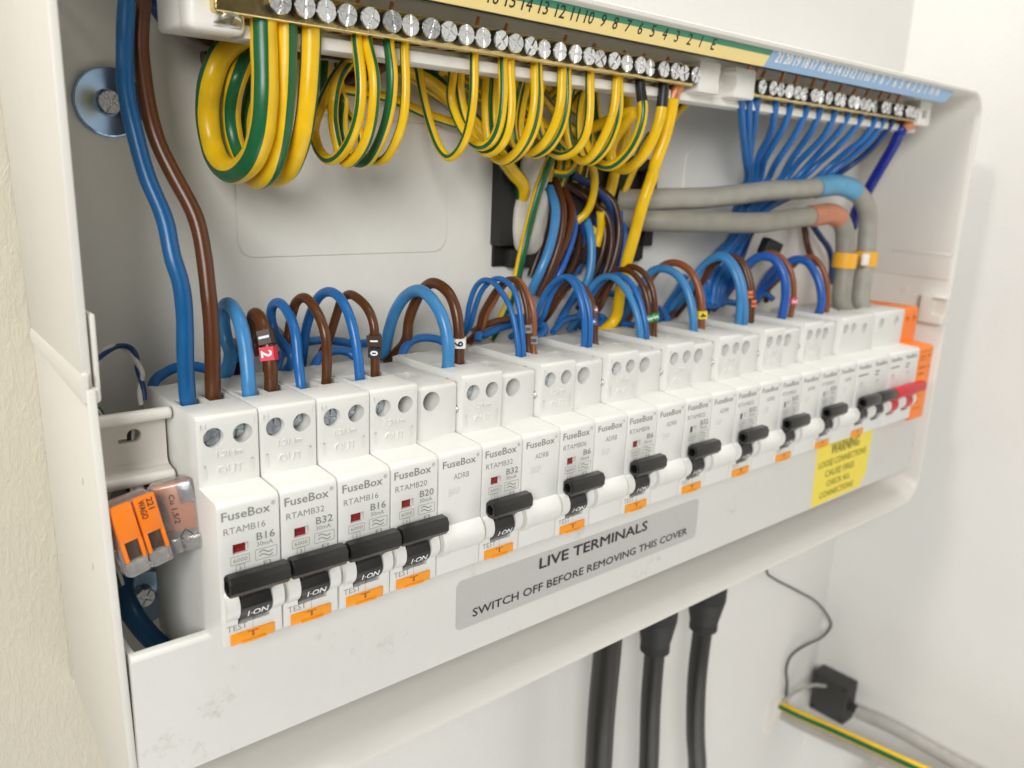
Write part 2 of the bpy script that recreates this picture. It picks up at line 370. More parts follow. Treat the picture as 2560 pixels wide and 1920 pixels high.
def slab_xz(bm, P, y0, y1, bev=0.0, mi=0):
    a = [bm.verts.new((x, y0, z)) for x, z in P]; b = [bm.verts.new((x, y1, z)) for x, z in P]; n = len(P)
    f0 = bm.faces.new(a); fs = [f0, bm.faces.new(b[::-1])] + [bm.faces.new((a[i], b[i], b[(i + 1) % n], a[(i + 1) % n])) for i in range(n)]
    for f in fs: f.material_index = mi
    if bev: bmesh.ops.bevel(bm, geom=list(f0.edges), offset=bev, segments=2, affect='EDGES')
for x0, x1, z0, z1 in ((41, 129, 98.3, 147.5), (281, 340, 105, 145.5)):
    bm = bmesh.new(); slab_xz(bm, rrect(x0, x1, z0, z1, 5), 76.95, 78.5, 0.35)
    epart('knockout_panel', finish(bm, 'knockout_panel', 'case_back', 40))
bm = bmesh.new(); cyl(bm, (461.9, 55, 130), (463, 55, 130), 14, n=40); epart('round_knockout', finish(bm, 'round_knockout', 'case_white', 30))
bm = bmesh.new(); cyl(bm, (461.9, 48, 62), (463, 48, 62), 17, n=40); epart('round_knockout', finish(bm, 'round_knockout', 'case_white', 30))
bm = bmesh.new(); cyl(bm, (461.2, 36, 70), (463, 36, 70), 2.2, n=20); epart('moulding_boss', finish(bm, 'moulding_boss', 'case_white', 30))
bm = bmesh.new(); box(bm, 460.9, 463, 10, 77, 78, 186, 0.5); epart('inner_step', finish(bm, 'inner_step', 'case_white', 40))
bm = bmesh.new(); box(bm, 460.2, 463, 10, 47, 92.2, 94, 0.5); epart('inner_rib', finish(bm, 'inner_rib', 'case_white', 40))
bm = bmesh.new(); box(bm, 456, 463, 7.5, 23, 50.5, 68.5, 1.5, 3); me = finish(bm, 'cover_clip', 'case_white', 40)
cb = bmesh.new(); box(cb, 455, 459.5, 6, 16, 56, 67); me = boolean(me, cb, 'cover_clip'); epart('cover_clip', me)

# front cover plate with its stickers
cov = thing('cover_plate', 'long white front cover plate under the breakers with grey warning label', 'cover', (0, 10, -41))
bm = bmesh.new()
extrude_yz(bm, [(10, -41.4)] + [(10, -1.6)] + arc(11.3, -1.6, 1.3, 180, 90, 4) + [(13.2, -0.3), (13.2, -3), (12.4, -3), (12.4, -41.4)], -20.9, 450.5, 0.25)
box(bm, -20.7, -18.8, 12.2, 34, -38, -1.0, 0.4)
link('plate', finish(bm, 'plate', 'plate_white', 40), cov, (0, -10, 41))
bm = bmesh.new(); slab_xz(bm, rrect(88.2, 227.5, -30.6, -11.2, 2.3), 9.82, 10.2, 0.06); lb = link('warning_label', finish(bm, 'warning_label', 'label_silver', 30), cov, (0, -10, 41), None)
lb['label'] = 'silver grey sticker reading LIVE TERMINALS'
bm = bmesh.new(); f = front(9.82, 0.05)
text(bm, 'LIVE TERMINALS', 128.2, 191.5, -17.6, -13.2, f, bold=0.018); text(bm, 'SWITCH OFF BEFORE REMOVING THIS COVER', 95.8, 220.5, -27.2, -23.9, f, bold=0.010)
link('lettering', decal(bm, 'lettering', 'print_black'), lb)
bm = bmesh.new(); slab_xz(bm, [(329.5, -1.5), (391.5, -1.5), (390.5, -33), (384, -40), (331.5, -40.9)], 9.82, 10.2); ny = link('warning_note', finish(bm, 'warning_note', 'note_yellow', 30), cov, (0, -10, 41))
ny['label'] = 'yellow sticker about loose connections'
bm = bmesh.new()
for s_, a_, b_, c_, d_ in (('WARNING', 345, 376, -12.6, -6.4), ('LOOSE CONNECTIONS', 334, 386, -19.0, -15.2), ('CAUSE FIRES', 342, 374, -25.4, -21.6), ('CHECK ALL', 345, 371, -31.4, -28.0), ('CONNECTIONS', 339, 376, -37.6, -34.0)):
    text(bm, s_, a_, b_, c_, d_, f, bold=0.012 if s_ == 'WARNING' else 0.002)
link('lettering', decal(bm, 'lettering', 'note_print'), ny)

# ------------------------------------------------------------------ breakers
def block_mesh(wd, y0, ztop, holes, tops, name, m_='device_white', side_vents=False):
    bm = bmesh.new()
    prof = [(y0, 43.0), (y0, ztop - 1.3)] + arc(y0 + 1.3, ztop - 1.3, 1.3, 180, 90, 4)[1:] + [(52, ztop), (56, ztop - 1.5), (56, 43.0)]
    extrude_yz(bm, prof, 0.25, wd - 0.25, 0.28)
    me = finish(bm, name, [m_, 'device_pocket'])
    cb = bmesh.new()
    for x, z, r, d in holes:
        cyl(cb, (x, y0 - 1, z), (x, y0 + d, z), r, n=32)
    for x0, x1, ya, yb in tops: box(cb, x0, x1, ya, yb, ztop - 9, ztop + 2)
    if side_vents:
        for y, z in ((16.2, 60.3), (21.0, 60.6)): box(cb, -1, 1.2, y - .65, y + .65, z - .55, z + .55)
    return boolean(me, cb, name)
def emboss_mesh(name):
    bm = bmesh.new(); f = front(12.1, 0.0)
    text(bm, 'N', 1.9, None, 60.0, 61.7, f, 0.34); text(bm, '1', 16.3, None, 60.0, 61.7, f, 0.34)
    text(bm, '1.2Nm', 5.4, 12.9, 51.3, 53.1, f, 0.38); text(bm, 'OUT', 5.5, 12.6, 46.2, 48.8, f, 0.40)
    for x in (2.2, 15.8):
        ribbon(bm, [(x, 45.6), (x, 49.6)], 0.5, f, 0, 0.2); ribbon(bm, [(x - .75, 48.7), (x - 0.05, 49.6)], 0.42, f, 0, 0.2)
    return finish(bm, name, 'device_white', 0)
def nose_mesh(wd, name, pockets, m_='device_white', slots=(), bottom=0.0):
    bm = bmesh.new()
    prof = [(56, -20), (56, 43.15), (12.6, 43.15), (3.0, 42.55)] + arc(1.7, 40.85, 1.7, 80, 180, 5) + [(0, bottom + 0.5), (0.5, bottom), (14, bottom), (14, -20)]
    extrude_yz(bm, prof, 0.3, wd - 0.3, 0.25)
    me = finish(bm, name, m_)
    cb = bmesh.new()
    for x0, x1, z0, z1, d in pockets: box(cb, x0, x1, -2, d, z0, z1)
    for x0, x1 in slots: box(cb, x0, x1, -3, 7.5, 6.2, 17.2)
    if pockets or slots: me = boolean(me, cb, name)
    else: cb.free()
    return me
def nose_print(code, rating, name):
    bm = bmesh.new(); f = front(0.0, 0.03)
    text(bm, 'FuseBox', 1.4, 15.0, 37.5, 40.0, f, bold=0.007); text(bm, '\u00ae', 15.4, 16.7, 39.2, 40.5, f)
    text(bm, code, 1.8, 13.6, 33.4, 35.3, f)
    text(bm, rating, 10.9 if len(rating) > 2 else 12.4, 16.2, 29.8, 32.0, f, bold=0.004)
    text(bm, '30mA', 10.9, 15.6, 27.9, 29.2, f); text(bm, '6000', 4.1, 8.1, 24.8, 26.0, f); frame2d(bm, 3.4, 8.7, 24.2, 26.6, 0.14, f)
    text(bm, '3', 6.0, None, 22.2, 23.5, f); frame2d(bm, 4.8, 7.2, 21.7, 24.0, 0.14, f)
    frame2d(bm, 10.4, 16.7, 23.9, 27.0, 0.14, f)
    for zc in (24.9, 26.0):
        ribbon(bm, [(11.5 + 4.0 * i / 12, zc + 0.42 * math.sin(i / 12 * 2 * math.pi)) for i in range(13)], 0.3, f)
    text(bm, 'E3', 12.7, 14.9, 21.7, 23.2, f)
    text(bm, 'TEST', 1.5, 7.3, 4.5, 6.3, f)
    return decal(bm, name, 'print_grey')
def afdd_print():
    bm = bmesh.new(); f = front(0.0, 0.03)
    text(bm, 'FuseBox', 19.7, 33.0, 37.4, 39.8, f, bold=0.007); text(bm, '\u00ae', 33.3, 34.5, 39.1, 40.3, f); text(bm, 'ADRB', 24.1, 30.5, 32.9, 34.8, f)
    return decal(bm, 'afdd_print', 'print_grey')
def handle_pts():
    return [(-7.4, 19.6), (-7.4, 22.4), (-6.3, 23.9), (-3.6, 24.0), (-2.4, 22.8), (-2.4, 19.2), (-3.8, 18.0), (-6.2, 18.1)]
def toggle_mesh(name, m_, x0=0.15, x1=17.5, drums=((4.9, 13.8),)):
    bm = bmesh.new(); extrude_yz(bm, handle_pts(), x0, x1, 0.55)
    me = finish(bm, name, m_, 30)
    cb = bmesh.new(); extrude_yz(cb, [(-4.9 + 1.75 * math.cos(a), 21.0 + 1.95 * math.sin(a)) for a in [i * math.pi / 3 + .5 for i in range(6)]], x0 - 1, x0 + 4.2, 0)
    me = boolean(me, cb, name)
    bm = bmesh.new(); bm.from_mesh(me)
    for v in bm.verts: v.co /= MM
    for a, b in drums:
        dp = [(3.2 - 5.6 * math.cos(t), 12.0 + 5.6 * math.sin(t)) for t in [(-1.25 + 2.75 * i / 16) for i in range(17)]]
        # shallow step across the drum, as on the moulding
        dp = [(y + (0.45 if z > 12.6 else 0.0), z) for y, z in dp] + [(5.5, 17.0), (5.5, 7.2)]
        extrude_yz(bm, dp, a, b, 0.2)
        extrude_yz(bm, [(-5.6, 18.6), (-2.6, 18.8), (0.2, 16.2), (-1.6, 14.6), (-3.6, 16.6)], a + 0.05, b - 0.05, 0.3)
    bpy.data.meshes.remove(me)
    return finish(bm, name, m_, 30)
def drum_text(name, x0=6.9, x1=12.7):
    bm = bmesh.new(); r = 5.79
    def f(u, v, d):
        t = (v - 12.0) / r; return (u, 3.2 - r * math.cos(t), 12.0 + r * math.sin(t))
    text(bm, 'I\u00b7ON', x0, x1, 8.5, 10.7, f, bold=0.012)
    return decal(bm, name, 'print_white')
def guard_mesh(x0, x1, name='toggle_guard', r=6.0):
    bm = bmesh.new()
    P = [(3.4 - r * math.cos(t), 12.2 + (r - 0.6) * math.sin(t)) for t in [(-1.35 + 2.7 * i / 18) for i in range(19)]] + [(5, 18.4), (5, 6.0)]
    extrude_yz(bm, P, x0, x1, 0.3)
    return finish(bm, name, 'device_white', 35)
def button_mesh(x0=2.3, x1=15.1):
    bm = bmesh.new(); box(bm, x0, x1, -0.55, 1.5, 0.35, 3.7, 0.18)
    box(bm, x0 + 3.0, x1 - 2.6, -0.95, -0.2, 0.2, 0.95, 0.3)
    return finish(bm, 'test_button', 'test_orange', 35)
def screw_mesh(name, r, m_, h=3.0, dark=False):
    """combination head: disc with four raised quadrants leaving a cross slot; axis -Y, face at y=0"""
    bm = bmesh.new(); cyl(bm, (0, 0.55, 0), (0, h, 0), r, n=24, mi=1 if dark else 0); cyl(bm, (0, 0.5, 0), (0, 0.62, 0), r * 0.985, n=24, mi=0); g = r * 0.17
    for q in range(4):
        a0 = q * math.pi / 2; P = [(g, g)] + [(r * 0.99 * math.cos(t), r * 0.99 * math.sin(t)) for t in [0.14 + (math.pi / 2 - 0.28) * i / 6 for i in range(7)]]
        c, s_ = math.cos(a0), math.sin(a0)
        P = [(x * c - z * s_, x * s_ + z * c) for x, z in P]
        a = [bm.verts.new((x * .94, 0, z * .94)) for x, z in P]; b = [bm.verts.new((x, 0.35, z)) for x, z in P]; c_ = [bm.verts.new((x, 0.6, z)) for x, z in P]; n = len(P)
        bm.faces.new(a)
        for A, B in ((a, b), (b, c_)):
            for i in range(n): bm.faces.new((A[i], B[i], B[(i + 1) % n], A[(i + 1) % n]))
    return finish(bm, name, [m_, 'shank_shade'] if dark else m_, 30)
TOPS1 = [(1.5, 7.9, 25.5, 33.2), (9.9, 16.4, 27.0, 34.6), (2.2, 8.4, 50.0, 53.8)]
H1 = [(4.9, 57.1, 2.85, 13.0), (13.2, 57.1, 2.85, 13.0)]
ME = {}
ME['block1'] = block_mesh(18, 12.1, 63.4, H1, TOPS1, 'terminal_block')
ME['block2'] = block_mesh(18, 12.1, 63.4, H1, TOPS1, 'terminal_block_vented', side_vents=True)
ME['ablock'] = block_mesh(18, 15.0, 60.9, [(7.4, 55.6, 3.4, 13.0)], [(2.6, 12.0, 27.5, 36.0)], 'afdd_terminal_block')
ME['emboss'] = emboss_mesh('embossed_lettering')
PK = [(4.1, 8.6, 27.2, 30.2, 1.5)]
ME['nose1'] = nose_mesh(18, 'front_body', PK, slots=[(4.7, 14.0)])
ME['nose2'] = nose_mesh(18, 'afdd_body', [(4.5, 9.0, 27.3, 29.9, 0.7)])
ME['afprint'] = afdd_print()
ME['toggle'] = toggle_mesh('toggle', 'toggle_black')
ME['dtext'] = drum_text('toggle_lettering')
ME['g1'] = guard_mesh(1.0, 4.6); ME['g2'] = guard_mesh(14.1, 17.5); ME['gA'] = guard_mesh(18.6, 35.6, 'blanking_drum', 6.5); ME['gA2'] = guard_mesh(18.5, 20.6, 'toggle_guard_thin', 6.9)
ME['button'] = button_mesh()
bm = bmesh.new(); text(bm, 'T', 7.1, 10.3, 1.75, 3.4, front(-0.55, 0.03), bold=0.012); ME['ttext'] = decal(bm, 'button_lettering', 'test_print')
bm = bmesh.new(); box(bm, 4.15, 8.1, 1.25, 1.6, 27.25, 30.15); ME['win_red'] = finish(bm, 'indicator', 'window_red', 0)
bm = bmesh.new(); box(bm, 4.15, 7.4, 1.25, 1.6, 27.25, 30.15); ME['win_dark'] = finish(bm, 'indicator_dark', 'window_dark', 0)
bm = bmesh.new(); box(bm, 8.92, 9.04, -0.02, 0.3, 3.75, 7.2); ME['seam'] = finish(bm, 'seam', 'seam_grey', 0)
ME['screw'] = screw_mesh('terminal_screw', 2.62, 'zinc_dark', 3.0)
ME['screw_b'] = screw_mesh('large_terminal_screw', 3.0, 'zinc_dark', 3.0)
bm = bmesh.new(); cyl(bm, (0.3, 15.2, 51.5), (-0.05, 15.2, 51.5), 1.5, n=20); cyl(bm, (0.0, 15.2, 51.5), (-0.35, 15.2, 51.5), 0.8, n=16); ME['rivet'] = finish(bm, 'rivet', 'zinc', 30)
PRINT = {}
def breaker(k, code, rating, afdd, label, win='win_red', deep=False):
    x = 18.0 * k
    t = thing('circuit_breaker' if not afdd else 'arc_fault_breaker', label, 'circuit breaker', (x, random.uniform(-.25, .25), random.uniform(-.12, .12)), 'breakers along the rail')
    tb = link('terminal_block', ME['block2' if afdd else 'block1'], t); link('embossed_lettering', ME['emboss'], tb)
    for hx, dy in ((4.9, 1.7 if not afdd else (3.2 if not deep else 7.5)), (13.2, 4.8 if not afdd else 9.0)):
        link('screw', ME['screw'], t, (hx, 12.1 + dy, 57.1), (0, random.uniform(0, 1.5), 0))
    link('front_body', ME['nose1'], t)
    kk = (code, rating)
    if kk not in PRINT: PRINT[kk] = nose_print(code, rating, 'lettering')
    link('lettering', PRINT[kk], t)
    link('indicator_window', ME[win], t); link('toggle_guard', ME['g1'], t); link('toggle_guard', ME['g2'], t)
    tg = link('toggle', ME['toggle'], t); link('lettering', ME['dtext'], tg)
    b = link('test_button', ME['button'], t); link('lettering', ME['ttext'], b); link('seam', ME['seam'], t)
    if afdd:
        link('afdd_terminal_block', ME['ablock'], t, (18, 0, 0)); link('screw', ME['screw_b'], t, (25.4, 25.0, 55.6), (0, random.uniform(0, 1.5), 0))
        link('afdd_body', ME['nose2'], t, (18, 0, 0)); link('lettering', ME['afprint'], t)
        link('blanking_drum', ME['gA'], t); link('toggle_guard', ME['gA2'], t); link('rivet', ME['rivet'], t)
    return t
breaker(0, 'RTAMB16', 'B16', False, 'leftmost single breaker, marked B16, fed by straight blue and brown cables')
breaker(1, 'RTAMB32', 'B32', False, 'single breaker marked B32 between the two B16 breakers')
breaker(2, 'RTAMB16', 'B16', False, 'single breaker marked B16, third from the left')
breaker(3, 'RTAMB20', 'B20', True, 'double-width breaker marked B20')
breaker(5, 'RTAMB32', 'B32', True, 'double-width breaker marked B32 directly right of the B20 one')
breaker(7, 'RTAMB06', 'B6', True, 'left of the two double-width breakers marked B6')
breaker(9, 'RTAMB06', 'B6', True, 'right of the two double-width breakers marked B6')
breaker(11, 'RTAMB32', 'B32', True, 'double-width B32 breaker beside the B6 pair, above the label end', 'win_dark')
breaker(13, 'RTAMB32', 'B32', True, 'double-width breaker under the yellow numbered brown wire', 'win_dark', True)
breaker(15, 'RTAMB32', 'B32', True, 'double-width breaker under the orange numbered brown wires', 'win_dark', True)
breaker(17, 'RTAMB32', 'B32', True, 'double-width breaker just left of the twin toggle breaker', 'win_dark', True)
# twin-toggle breaker and main switch
def twin(k, label, name, red):
    x = 18.0 * k; m_ = 'toggle_red' if red else 'toggle_black'
    t = thing(name, label, 'switch' if red else 'circuit breaker', (x, 0, 0), None)
    big = [(9.0, 57.0, 2.9, 9.0), (27.0, 57.0, 2.9, 9.0)] if red else H1 + [(25.5, 56.0, 2.9, 9.0)]
    tops = [(4, 14, 25, 37), (22, 32, 25, 37)] if red else TOPS1 + [(21, 29, 27, 35)]
    link('terminal_block', block_mesh(36, 12.1, 63.4, big, tops, 'terminal_block_wide', side_vents=not red), t)
    for hx, hz, r, d in big: link('screw', ME['screw'], t, (hx, 19.5, hz), (0, random.uniform(0, 1.5), 0))
    link('front_body', nose_mesh(36, 'front_body_wide', [(5.0, 7.2, 28, 30, 1.2), (23.0, 25.2, 28, 30, 1.2)], slots=[(4.7, 14.0), (22.7, 32.0)]), t)
    for dx in (0, 18):
        bm = bmesh.new(); box(bm, 5.05, 6.9, 1.0, 1.4, 28.05, 29.95); link('indicator_window', finish(bm, 'indicator_small', 'window_dark', 0), t, (dx, 0, 0))
        link('toggle_guard', ME['g1'], t, (dx, 0, 0)); link('toggle_guard', ME['g2'], t, (dx, 0, 0))
    if red:
        link('toggle', toggle_mesh('toggle_red', m_, 0.15, 35.4, ((4.9, 13.8), (22.9, 31.8))), t)
    else:
        for dx in (0, 18): tg = link('toggle', ME['toggle'], t, (dx, 0, 0)); link('lettering', ME['dtext'], tg)
        b = link('test_button', ME['button'], t); link('lettering', ME['ttext'], b)
    bm = bmesh.new(); f = front(0.0, 0.03)
    for dx in (0, 18): text(bm, 'FuseBox', 1.6 + dx, 14.8 + dx, 37.5, 39.9, f, bold=0.01)
    for a_, b_, z_ in ((1.8, 12.5, 34.2), (20.3, 25.0, 34.6), (20.3, 24.0, 32.8)): ribbon(bm, [(a_, z_), (b_, z_)], 0.9, f)   # print too small to read
    link('lettering', decal(bm, 'lettering_wide', 'print_grey'), t)
    return t
twin(19, 'breaker with two black toggles in line, beside the red main switch', 'circuit_breaker', False)
twin(21, 'double pole main switch with red toggle bar', 'main_switch', True)
# orange surge protector
t = thing('surge_protector', 'orange surge protector module at the right end of the row', 'surge protector', (414, 0, 0))
link('terminal_block', block_mesh(18, 12.1, 63.4, [(4.8, 57, 1.9, 9.0), (13.2, 57, 1.9, 9.0)], [(3, 7, 27, 32), (11, 15, 27, 32)], 'surge_terminal_block', 'spd_orange'), t)
link('front_body', nose_mesh(18, 'surge_body', [], 'spd_orange', bottom=-2.0), t)
for hx in (4.8, 13.2): link('screw', ME['screw'], t, (hx, 19, 57), (0, 0.4, 0), )
bm = bmesh.new(); f = front(0.0, 0.03)
ribbon(bm, [(1.5, 39.4), (16.0, 39.4)], 0.5, f)
for a_, b_, z_, w_ in ((2, 15.5, 36.6, 1.2), (2, 11, 34.6, 0.8), (2, 15.5, 29.9, 1.5), (2, 9.5, 26.2, 1.6), (2, 13, 16.4, .8), (2, 12, 12.4, .8), (2, 13, 8.8, .8), (2, 12, 5.0, .8)):
    for q_ in range(6):
        if random.random() < .85: ribbon(bm, [(a_ + (b_ - a_) * (q_ + .08) / 6, z_), (a_ + (b_ - a_) * (q_ + .9) / 6, z_)], w_, f)   # print too small to read
link('lettering', decal(bm, 'lettering_surge', 'test_print'), t)

# ------------------------------------------------------------------ rail end and screws on the left
rail = thing('mounting_rail', 'white mounting rail end with a keyhole slot beside the leftmost breaker', 'rail', (-11, 40, 40))
bm = bmesh.new()
z0, z1 = 41.0, 62.5
prof = [(29.5, z1), (28.0, z1 - 1.2), (28.2, z1 - 2.6), (29.8, z1 - 3.2), (33.5, z1 - 3.6), (34.2, z1 - 5), (34.2, z0 + 5), (33.2, z0 + 3.6), (29.8, z0 + 3.0), (28.0, z0 + 2.2), (27.8, z0 + 0.9), (29.2, z0), (31, z0 + .6), (35.2, z0 + 2.4), (36.0, z0 + 4), (36.0, z1 - 4), (35, z1 - 2.2), (31.2, z1 - .6)]
extrude_yz(bm, prof, -21.4, -0.6, 0)
me = finish(bm, 'rail_section', 'rail_white', 50)
cb = bmesh.new(); cyl(cb, (-9.3, 30, 54.2), (-9.3, 40, 54.2), 2.0, n=24); me = boolean(me, cb, 'rail_section')
cb = bmesh.new(); box(cb, -13.6, -10.2, 30, 40, 52.4, 53.6)
link('rail_section', boolean(me, cb, 'rail_section'), rail, (11, -40, -40))
bm = bmesh.new()
for y_, z_ in ((29.6, z1 - 1.5), (29.4, z0 + 1.6)):
    tube(bm, [Vector((x_, y_, z_)) for x_ in (-21.6, -21.2, -20.6, -11, -1.4, -0.8, -0.4)], 1.75, 16, rad=lambda q: 1.75 if .01 < q < .99 else 1.2)
link('rail_lip', finish(bm, 'rail_lip', 'rail_white', 60), rail, (11, -40, -40))
# the rail runs on behind all the breakers
bm = bmesh.new(); box(bm, 0.5, 436, 57, 60, 4, 38, 0.4); link('rail_run', finish(bm, 'rail_run', 'rail_white', 40), rail, (11, -40, -40))

def washer(loc, label, r):
    t = thing('fixing_screw', label, 'screw', loc)
    bm = bmesh.new(); n = 48
    cyl(bm, (0, 1.6, 0), (0, 0.2, 0), r, r * 0.985, n=n, cap=False); cyl(bm, (0, 0.2, 0), (0, 0, 0), r * .985, r * 0.94, n=n, cap=False); cyl(bm, (0, 0, 0), (0, 1.3, 0), r * .94, r * 0.35, n=n, cap=False); cyl(bm, (0, 1.3, 0), (0, 1.5, 0), r * .35, r * 0.3, n=n); link('washer', finish(bm, 'washer', 'steel_blue', 30), t)
    link('screw_head', screw_mesh('fixing_screw_head', 3.4, 'zinc', 2.0), t, (0, -0.6, 0), (0, 0.5, 0))
    return t
washer((2.4, 75.7, 146.2), 'round steel washer and screw behind the upright blue cable', 10.2)
washer((2.0, 76.0, -18.5), 'steel washer and screw low in the left corner behind the dark blue cable', 10.2)

# lever connectors: clear housings, orange levers, figures printed on them
def lever(x, y, z, rot, label, style):
    t = thing('lever_connector', label, 'connector', (x, y, z)); t.rotation_euler = rot
    bm = bmesh.new(); box(bm, -6.4, 6.4, 0, 8.4, -20.2, 0, 1.1, 3); box(bm, -6.1, -0.25, -1.5, 0.5, -19.8, -15.4, 0.7); box(bm, 0.25, 6.1, -1.5, 0.5, -19.8, -15.4, 0.7)
    link('clear_body', finish(bm, 'clear_body', 'clear_plastic', 40), t)
    def fv(u, v, d): return (v, -1.62 - d, -u)
    if style == 'lever':
        for s in (-3.1, 3.1):
            bm = bmesh.new(); box(bm, s - 2.85, s + 2.85, -1.55, 0.2, -10.0, 0.5, 0.5, 2); box(bm, s - 2.85, s - 1.75, -1.45, 0.2, -15.6, -9.6, 0.35); box(bm, s + 1.75, s + 2.85, -1.45, 0.2, -15.6, -9.6, 0.35)
            lv = link('lever', finish(bm, 'lever', 'lever_orange', 40), t)
            bm = bmesh.new(); box(bm, s - 1.7, s + 1.7, -0.75, 0.1, -15.0, -9.8, 0.1); link('lever_window', finish(bm, 'lever_window', 'window_smoke', 40), lv)
            if s > 0:
                bm = bmesh.new(); text(bm, 'WAGO', 0.4, 5.6, s - 2.0, s - 0.3, fv, bold=0.006); text(bm, '221', 0.4, 3.6, s + 0.3, s + 1.9, fv, bold=0.006)
                link('lettering', decal(bm, 'lettering_lever', 'print_black'), lv)
    else:
        bm = bmesh.new(); box(bm, -4.9, 4.6, 1.4, 3.2, -14.2, -0.8, 0.4); link('orange_core', finish(bm, 'orange_core', 'lever_core', 40), t)
        bm = bmesh.new(); box(bm, -5.6, -2.4, 0.9, 1.3, -13.5, -3, 0.1); box(bm, 1.5, 5.4, 0.6, 1.2, -6.5, -0.6, 0.2); link('contact', finish(bm, 'contact', 'zinc_dark', 40), t)
        bm = bmesh.new()
        def fw(u, v, d): return (v, -0.05 - d, -u)
        text(bm, 'Cu 1,5/2', 3.2, 11.6, -1.2, 0.5, fw, bold=0.006)
        for q in (0.0, 0.12):
            c4 = [(13.6, 1.2), (15.6, 3.0), (17.6, 1.2), (15.6, -0.6), (13.6, 1.2)]
            ribbon(bm, c4, 0.26, fw)
        link('lettering', decal(bm, 'lettering_core', 'print_black'), t)
    bm = bmesh.new(); box(bm, -5.0, 5.0, 3.8, 6.5, -13, -5, 0.5); link('clamp', finish(bm, 'clamp', 'copper', 30), t)
    return t
mat('window_smoke', (0.07, 0.05, 0.04), 0.15); mat('lever_core', (0.80, 0.27, 0.09), 0.3, var=0.15)
lever(-16.8, 15.0, 42.6, (math.radians(-6), math.radians(-10), math.radians(5)), 'clear connector with two solid orange levers under the rail end', 'lever')
lever(-5.6, 18.5, 44.0, (math.radians(-6), math.radians(-11), math.radians(-26)), 'clear connector with orange core inside, touching the leftmost breaker', 'core')

# ------------------------------------------------------------------ terminal bars and their label strip
def seq_holes(xs, z0, z1):
    cb = bmesh.new()
    for x in xs: cyl(cb, (x, 33, z0 - 1), (x, 33, z0 + 5), 2.1, n=14)
    return cb
EX = [33.7 + 7.03 * i for i in range(27)]; NX = [265.8 + 6.98 * i for i in range(23)]
ME['bscrew'] = screw_mesh('bar_screw', 3.22, 'zinc', 5.0, True)
def bar(name, label, x0, x1, xs, left_screw):
    t = thing(name, label, 'terminal bar', ((x0 + x1) / 2, 33, 168.5)); off = (-(x0 + x1) / 2, -33, -168.5)
    bm = bmesh.new(); box(bm, x0, x1, 28, 38, 168.7, 177.2, 0.7, 3)
    me = boolean(finish(bm, 'brass_bar', 'brass', 40), seq_holes(xs, 168.7, 177), 'brass_bar'); link('brass_bar', me, t, off)
    for x in xs:
        link('screw', ME['bscrew'], t, (x + off[0], 24.2 + random.choice((-.9, -.5, -.2, 0, .2, .5, 1.1)) + off[1], 172.9 + off[2]), (random.uniform(-.08, .08), random.uniform(0, 3.1), random.uniform(-.08, .08)))
    if left_screw:
        o = link('end_screw', screw_mesh('end_screw', 4.0, 'zinc', 3), t, (21.5 + off[0], 31 + off[1], 165.8 + off[2]), (math.radians(62), 0, 0))
    return t
bar('earth_bar', 'long brass earth bar with a row of zinc screws, green and yellow wires below', 16.8, 219.5, EX, True)
bar('neutral_bar', 'shorter brass neutral bar at right with blue wires below', 262.5, 424, NX, False)
car = thing('bar_carrier', 'white plastic carrier holding both brass bars under the box top', 'carrier', (220, 45, 165)); co = (-220, -45, -165)
bm = bmesh.new(); box(bm, 11.5, 440, 36.5, 58, 165.2, 183.5, 1.5, 3); link('carrier_body', finish(bm, 'carrier_body', 'carrier_white', 40), car, co)
bm = bmesh.new(); box(bm, 11.0, 27, 31.5, 40, 164.0, 178, 2.2, 3); link('end_cap', finish(bm, 'end_cap', 'carrier_white', 40), car, co)
bm = bmesh.new(); box(bm, 27, 440, 34, 44, 163.6, 167.4, 0.8, 2); link('lower_lip', finish(bm, 'lower_lip', 'carrier_white', 40), car, co)
for x0, x1, s in ((220.8, 235.5, 1), (245.8, 261.5, -1)):
    bm = bmesh.new(); box(bm, x0, x1, 26.5, 40, 166.8, 179.5, 0.9, 2); me = finish(bm, 'bar_lug', 'carrier_white', 40)
    cb = bmesh.new(); cyl(cb, (240.6, 20, 173.2), (240.6, 33, 173.2), 6.6, n=36); link('bar_lug', boolean(me, cb, 'bar_lug'), car, co)
bm = bmesh.new(); box(bm, 234, 247.5, 33.5, 40, 166.5, 178.5, 0.5); link('lug_bridge', finish(bm, 'lug_bridge', 'carrier_white', 40), car, co)
bm = bmesh.new(); box(bm, 425.5, 440.5, 26.8, 40, 167.2, 181, 1.0, 2); link('bar_lug', finish(bm, 'bar_lug_end', 'carrier_white', 40), car, co)
bm = bmesh.new(); box(bm, 429.5, 433.5, 26.0, 27.5, 171.2, 175.4, 0.4); link('lug_slot', finish(bm, 'lug_slot', 'zinc_dark', 40), car, co)

